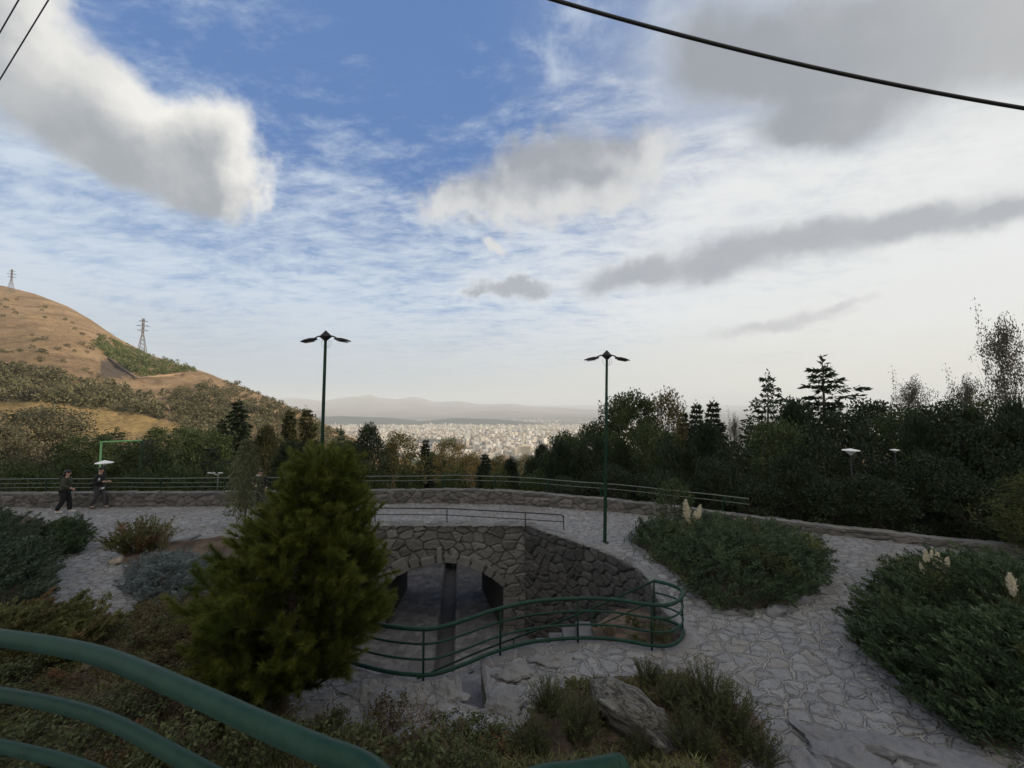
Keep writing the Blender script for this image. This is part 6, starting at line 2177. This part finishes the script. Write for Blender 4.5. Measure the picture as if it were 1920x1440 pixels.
def person(label, px, py, rz, H, lf, rf_, arms, top, legs, shoe, lean=0., hair='short', tail=0.0, loose=1.0, trouser_r=1.0):
    """faces +Y before turning; lf / rf_: (y of foot, lift) ; arms: {'l': (elbow, hand), 'r': ...}"""
    g = G(px, py); root = empty('person', (g.x, g.y, 0), rz); tag(root, label, 'person')
    k = H / 1.72
    V = lambda *a: tuple(q * k for q in a)
    hipz = .90; shz = 1.42
    ly = lean
    J = {'pelvis': (V(0, 0, hipz), .125 * k), 'waist': (V(0, ly * .3, 1.08), .115 * k), 'chest': (V(0, ly * .7, 1.28), .14 * k), 'neckb': (V(0, ly, 1.44), .065 * k), 'neck': (V(0, ly + .01, 1.50), .052 * k),
         'chin': (V(0, ly + .035, 1.56), .066 * k), 'head': (V(0, ly + .02, 1.64), .088 * k), 'crown': (V(0, ly + .01, 1.71), .06 * k)}
    B = [('pelvis', 'waist'), ('waist', 'chest'), ('chest', 'neckb'), ('neckb', 'neck'), ('neck', 'chin'), ('chin', 'head'), ('head', 'crown')]
    for s, sg, (fy, lift, kb) in (('l', -1, lf), ('r', 1, rf_)):
        hip = (sg * .09, 0, hipz - .04); ank = (sg * .085, fy, .085 + lift)
        kn = (sg * .09, (hip[1] + ank[1]) / 2 + kb, (hip[2] + ank[2]) / 2 + .02)
        J[s + 'hip'] = (V(*hip), .085 * k); J[s + 'knee'] = (V(*kn), .055 * k); J[s + 'ank'] = (V(*ank), .04 * k)
        J[s + 'toe'] = (V(sg * .095, fy + .17, .035 + lift * .6), .036 * k)
        B += [('pelvis', s + 'hip'), (s + 'hip', s + 'knee'), (s + 'knee', s + 'ank'), (s + 'ank', s + 'toe')]
        el, ha = arms[s]
        J[s + 'sho'] = (V(sg * .18, ly, shz - .02), .058 * k); J[s + 'elb'] = (V(*el), .043 * k); J[s + 'wri'] = (V(*ha), .03 * k)
        d = unit(np.array(ha) - np.array(el)); e = np.array(ha) + d * .07
        J[s + 'palm'] = (V(*e), (.022 * k, .036 * k))
        B += [('chest', s + 'sho'), (s + 'sho', s + 'elb'), (s + 'elb', s + 'wri'), (s + 'wri', s + 'palm')]
        sd_ = unit(np.cross(d, [0, 0, 1.])) if abs(d[2]) < .9 else np.array([0, 1., 0])
        for fi, (off_, ln) in enumerate(((-.026, .06), (-.009, .072), (.009, .068), (.025, .052))):
            n_ = s + 'f%d' % fi
            J[n_] = (V(*(e + sd_ * off_ + d * ln + np.array([0, 0, -.012]))), .009 * k); B.append((s + 'palm', n_))
        J[s + 'th'] = (V(*(np.array(ha) + sd_ * -.05 + d * .05)), .010 * k); B.append((s + 'wri', s + 'th'))
    skin_mesh('body', J, B, SKIN, root)
    sub = lambda names, f: {n: (J[n][0], (J[n][1] if not isinstance(J[n][1], tuple) else J[n][1][1]) * f.get(n, f['*'])) for n in names}
    tj = sub(['waist', 'chest', 'neckb', 'pelvis', 'lsho', 'lelb', 'lwri', 'rsho', 'relb', 'rwri'], {'*': 1.30 * loose, 'neckb': 1.25, 'pelvis': 1.22 * loose, 'chest': 1.16 * loose, 'waist': 1.25 * loose})
    for s in 'lr':
        w0, e0 = np.array(tj[s + 'wri'][0]), np.array(tj[s + 'elb'][0]); tj[s + 'wri'] = (tuple(w0 - (w0 - e0) * .08), tj[s + 'wri'][1])
    skin_mesh('jacket', tj, [('waist', 'chest'), ('waist', 'pelvis'), ('chest', 'neckb'), ('chest', 'lsho'), ('lsho', 'lelb'), ('lelb', 'lwri'), ('chest', 'rsho'), ('rsho', 'relb'), ('relb', 'rwri')], top, root)
    lj = sub(['pelvis', 'lhip', 'lknee', 'lank', 'rhip', 'rknee', 'rank'], {'*': 1.28 * trouser_r, 'pelvis': 1.1, 'lank': 1.55 * trouser_r, 'rank': 1.55 * trouser_r, 'lknee': 1.4 * trouser_r, 'rknee': 1.4 * trouser_r})
    skin_mesh('trousers', lj, [('pelvis', 'lhip'), ('lhip', 'lknee'), ('lknee', 'lank'), ('pelvis', 'rhip'), ('rhip', 'rknee'), ('rknee', 'rank')], legs, root)
    for s in 'lr':
        a, t = J[s + 'ank'][0], J[s + 'toe'][0]
        SJ = {'heel': ((a[0], a[1] - .05 * k, a[2] - .035 * k), .042 * k), 'mid': ((a[0], (a[1] + t[1]) / 2, (a[2] + t[2]) / 2 - .02 * k), .048 * k), 'toe': ((t[0], t[1] + .03 * k, t[2]), .038 * k)}
        skin_mesh('shoe', SJ, [('heel', 'mid'), ('mid', 'toe')], shoe, root)
    hc = J['head'][0]
    # face: nose, eyes, ears
    ball('nose', (hc[0], hc[1] + .095 * k, hc[2] - .03 * k), (.012 * k, .02 * k, .018 * k), SKIN, root, 2)
    for sg in (-1, 1):
        ball('ear', (hc[0] + sg * .083 * k, hc[1], hc[2] - .02 * k), (.012 * k, .022 * k, .032 * k), SKIN, root, 2)
        ball('eye', (hc[0] + sg * .032 * k, hc[1] + .080 * k, hc[2] + .0 * k), (.012 * k, .008 * k, .008 * k), HAIR, root, 2)
    ball('mouth', (hc[0], hc[1] + .082 * k, hc[2] - .068 * k), (.024 * k, .008 * k, .006 * k), mat_plain('lip', (.3, .13, .11), .5), root, 2)
    ball('hair', (hc[0], hc[1] - .018 * k, hc[2] + .028 * k), (.095 * k, .098 * k, .092 * k), HAIR, root)
    if tail:
        ball('hair', (hc[0], hc[1] - .085 * k, hc[2] - .08 * k), (.075 * k, .05 * k, tail * k), HAIR, root)
    return root, k


p1, k = person('person in baggy olive hoodie and black trousers walking in white trainers on the left', 120, 962, R(-62), 1.76, (.13, .0, .04), (-.20, .04, .08),
               {'l': ((-.25, -.08, 1.12), (-.23, .10, .94)), 'r': ((.25, .04, 1.12), (.20, .24, 1.02))}, OLIVE, BLACK, SHOE, .03, tail=.13, loose=1.22, trouser_r=1.2)
ball('hood', (0, -.10 * k, 1.42 * k), (.13 * k, .08 * k, .11 * k), BLACK, p1)
p2, k = person('person in dark jersey with white chest patch and grey trousers walking, hands raised', 184, 954, R(-80), 1.78, (.20, .0, .05), (-.22, .05, .08),
               {'l': ((-.25, -.08, 1.14), (-.16, .22, 1.12)), 'r': ((.26, -.02, 1.14), (.18, .30, 1.16))}, BLACK, GREYC, DKSHOE, .02, loose=1.15)
ball('cap_brim', (0, .10 * k, 1.70 * k), (.07 * k, .07 * k, .012 * k), BLACK, p2)
o = MB().box(-.09, .09, .0, .012, 0, .10, Matrix.Translation((0.17, .06, 1.26)) @ Matrix.Rotation(-pi / 2, 4, 'Z')).build('chest_patch', WHITEC, p2)
bevelled(o, .01)
hem = MB()
for i in range(24):
    a0_, a1_ = 2 * pi * i / 24, 2 * pi * (i + 1) / 24
    q = [(cos(a) * .175 * k, sin(a) * .15 * k, z * k) for a, z in ((a0_, .83), (a1_, .83), (a1_, .90), (a0_, .90))]
    q2 = [(x * .92, y * .92, z) for x, y, z in q]
    hem.add(q + q2, [(0, 1, 2, 3), (7, 6, 5, 4), (3, 2, 6, 7), (1, 0, 4, 5)])
hem.build('shirt_hem', WHITEC, p2)
p3, k = person('person in black half hidden between the weeping young tree and the big pine', 487, 956, R(-150), 1.70, (.10, .0, .02), (-.10, .0, .03),
               {'l': ((-.24, -.02, 1.14), (-.22, .12, .96)), 'r': ((.24, -.02, 1.14), (.18, .20, 1.10))}, BLACK, BLACK, SHOE, .0, tail=.08, loose=1.08)

# ------------------------------------------------------------------ garden lamps, frame pole and mast beyond the wall
def dish_lamp(px, pyt, Y, wpx, lab, z0=None, pole=True, flip=False):
    t = P(px, pyt, Y); w = wpx / F_PX * Y
    zb = zgs(t.x, Y) if z0 is None else z0
    r = empty('garden_lamp', (t.x, Y, zb)); tag(r, lab, 'garden lamp', 'white dish lamps among the trees')
    Hh = t.z - zb
    MB().tube([(0, 0, -.5), (0, 0, Hh - w * .12)], .03, 8).build('pole', M['dark_metal'], r, True)
    prof = [(.04, 0), (.5, -.10), (.5, -.15), (.30, -.20), (.12, -.38), (.06, -.46)] if not flip else [(.03, 0), (.12, -.03), (.5, -.17), (.5, -.21), (.14, -.25), (.05, -.40)]
    V, F = [], []
    for (q, z) in prof:
        for k in range(20): V.append((cos(2 * pi * k / 20) * q * w, sin(2 * pi * k / 20) * q * w, Hh + z * w))
    for i in range(len(prof) - 1):
        for k in range(20): F.append((i * 20 + k, (i + 1) * 20 + k, (i + 1) * 20 + (k + 1) % 20, i * 20 + (k + 1) % 20))
    F += [tuple(range(20)), tuple(len(V) - 20 + k for k in range(20))[::-1]]
    build('lamp_shade', V, F, M['white_paint'], r)
    return r


dish_lamp(196, 863, 24, 26, 'white disc garden lamp right above the head of the walker in the dark jersey', flip=True)
dish_lamp(1595, 841, 17.0, 27, 'white cone-bottomed garden lamp in front of the dark right-hand trees', z0=-.5)
dish_lamp(1678, 842, 19.5, 15, 'dim smaller garden lamp half hidden in the dark trees near the cone-bottomed one', z0=-1)

# green frame: post with a long level arm and a second thin drop
Yf = 27
a, c_, e = P(190, 829, Yf), P(190, 880, Yf), P(266, 826, Yf)
r = empty('frame_pole', (a.x, Yf, zgs(a.x, Yf))); tag(r, 'pale green pole with a long level arm left of the lattice mast', 'pole')
zb = zgs(a.x, Yf)
MB().tube([(0, 0, -.5), (0, 0, a.z - zb)], .055, 8).build('post', M['pale_green_paint'], r, True)
MB().tube([(-.05, 0, a.z - zb), (e.x - a.x, 0, e.z - zb)], .06, 8).build('arm', M['pale_green_paint'], r, True)
MB().tube([(e.x - a.x, 0, e.z - zb), (e.x - a.x, 0, -.5)], .045, 8).build('far_post', M['dark_green_paint'], r, True)
# lattice mast
Ym = 27.5
t = P(277, 826, Ym); zb = zgs(t.x, Ym)
r = empty('lattice_mast', (t.x, Ym, zb)); tag(r, 'dark lattice mast with a short crossbar behind the parapet', 'mast')
H = t.z - zb; b = MB()
for sx in (-1, 1):
    for sy in (-1, 1): b.tube([(sx * .26, sy * .26, -.5), (sx * .18, sy * .18, H)], .028, 4)
nl = 12
for i in range(nl):
    z0, z1 = H * i / nl, H * (i + 1) / nl; q = .25 - .07 * i / nl
    for s in (-1, 1):
        b.tube([(-q, s * q, z0), (q, s * q, z1)], .016, 4); b.tube([(s * q, -q, z0), (s * q, q, z1)], .016, 4)
b.build('lattice_tower', M['dark_metal'], r)
MB().tube([(-.5, 0, H), (.75, 0, H)], .04, 6).build('crossbar', M['dark_metal'], r)
# short post with two pale branching heads by the railing
Yq = 18.1
t = P(409, 886, Yq); z0 = .6
r = empty('signal_post', (t.x, Yq, z0)); tag(r, 'short grey post with small branching white fittings on the parapet by the weeping tree', 'post')
H = t.z - z0
MB().tube([(0, 0, -.1), (0, 0, H)], .035, 8).build('post', M['grey_paint'], r, True)
for sg, w in ((-1, .42), (1, .16)):
    MB().tube([(0, 0, H - .12), (sg * w * .5, 0, H - .05), (sg * w, 0, H + .0)], .022, 6).build('arm', M['dull_white'], r, True)
    for q in (.45, 1.0):
        ball('fitting', (sg * w * q, 0, H - .02), (.065, .05, .035), M['dull_white'], r, 2)
# white board behind the third person
t0, t1 = P(480, 890, 17.7), P(489, 912, 17.7)
r = empty('white_board', (t0.x, 17.7, t1.z)); tag(r, 'narrow white board standing behind the half hidden person', 'board')
MB().box(0, t1.x - t0.x, 0, .04, 0, t0.z - t1.z).build('panel', M['white_paint'], r)
MB().tube([((t1.x - t0.x) / 2, .06, -t1.z), ((t1.x - t0.x) / 2, .06, (t0.z - t1.z) * .9)], .025, 8).build('post', M['grey_paint'], r)
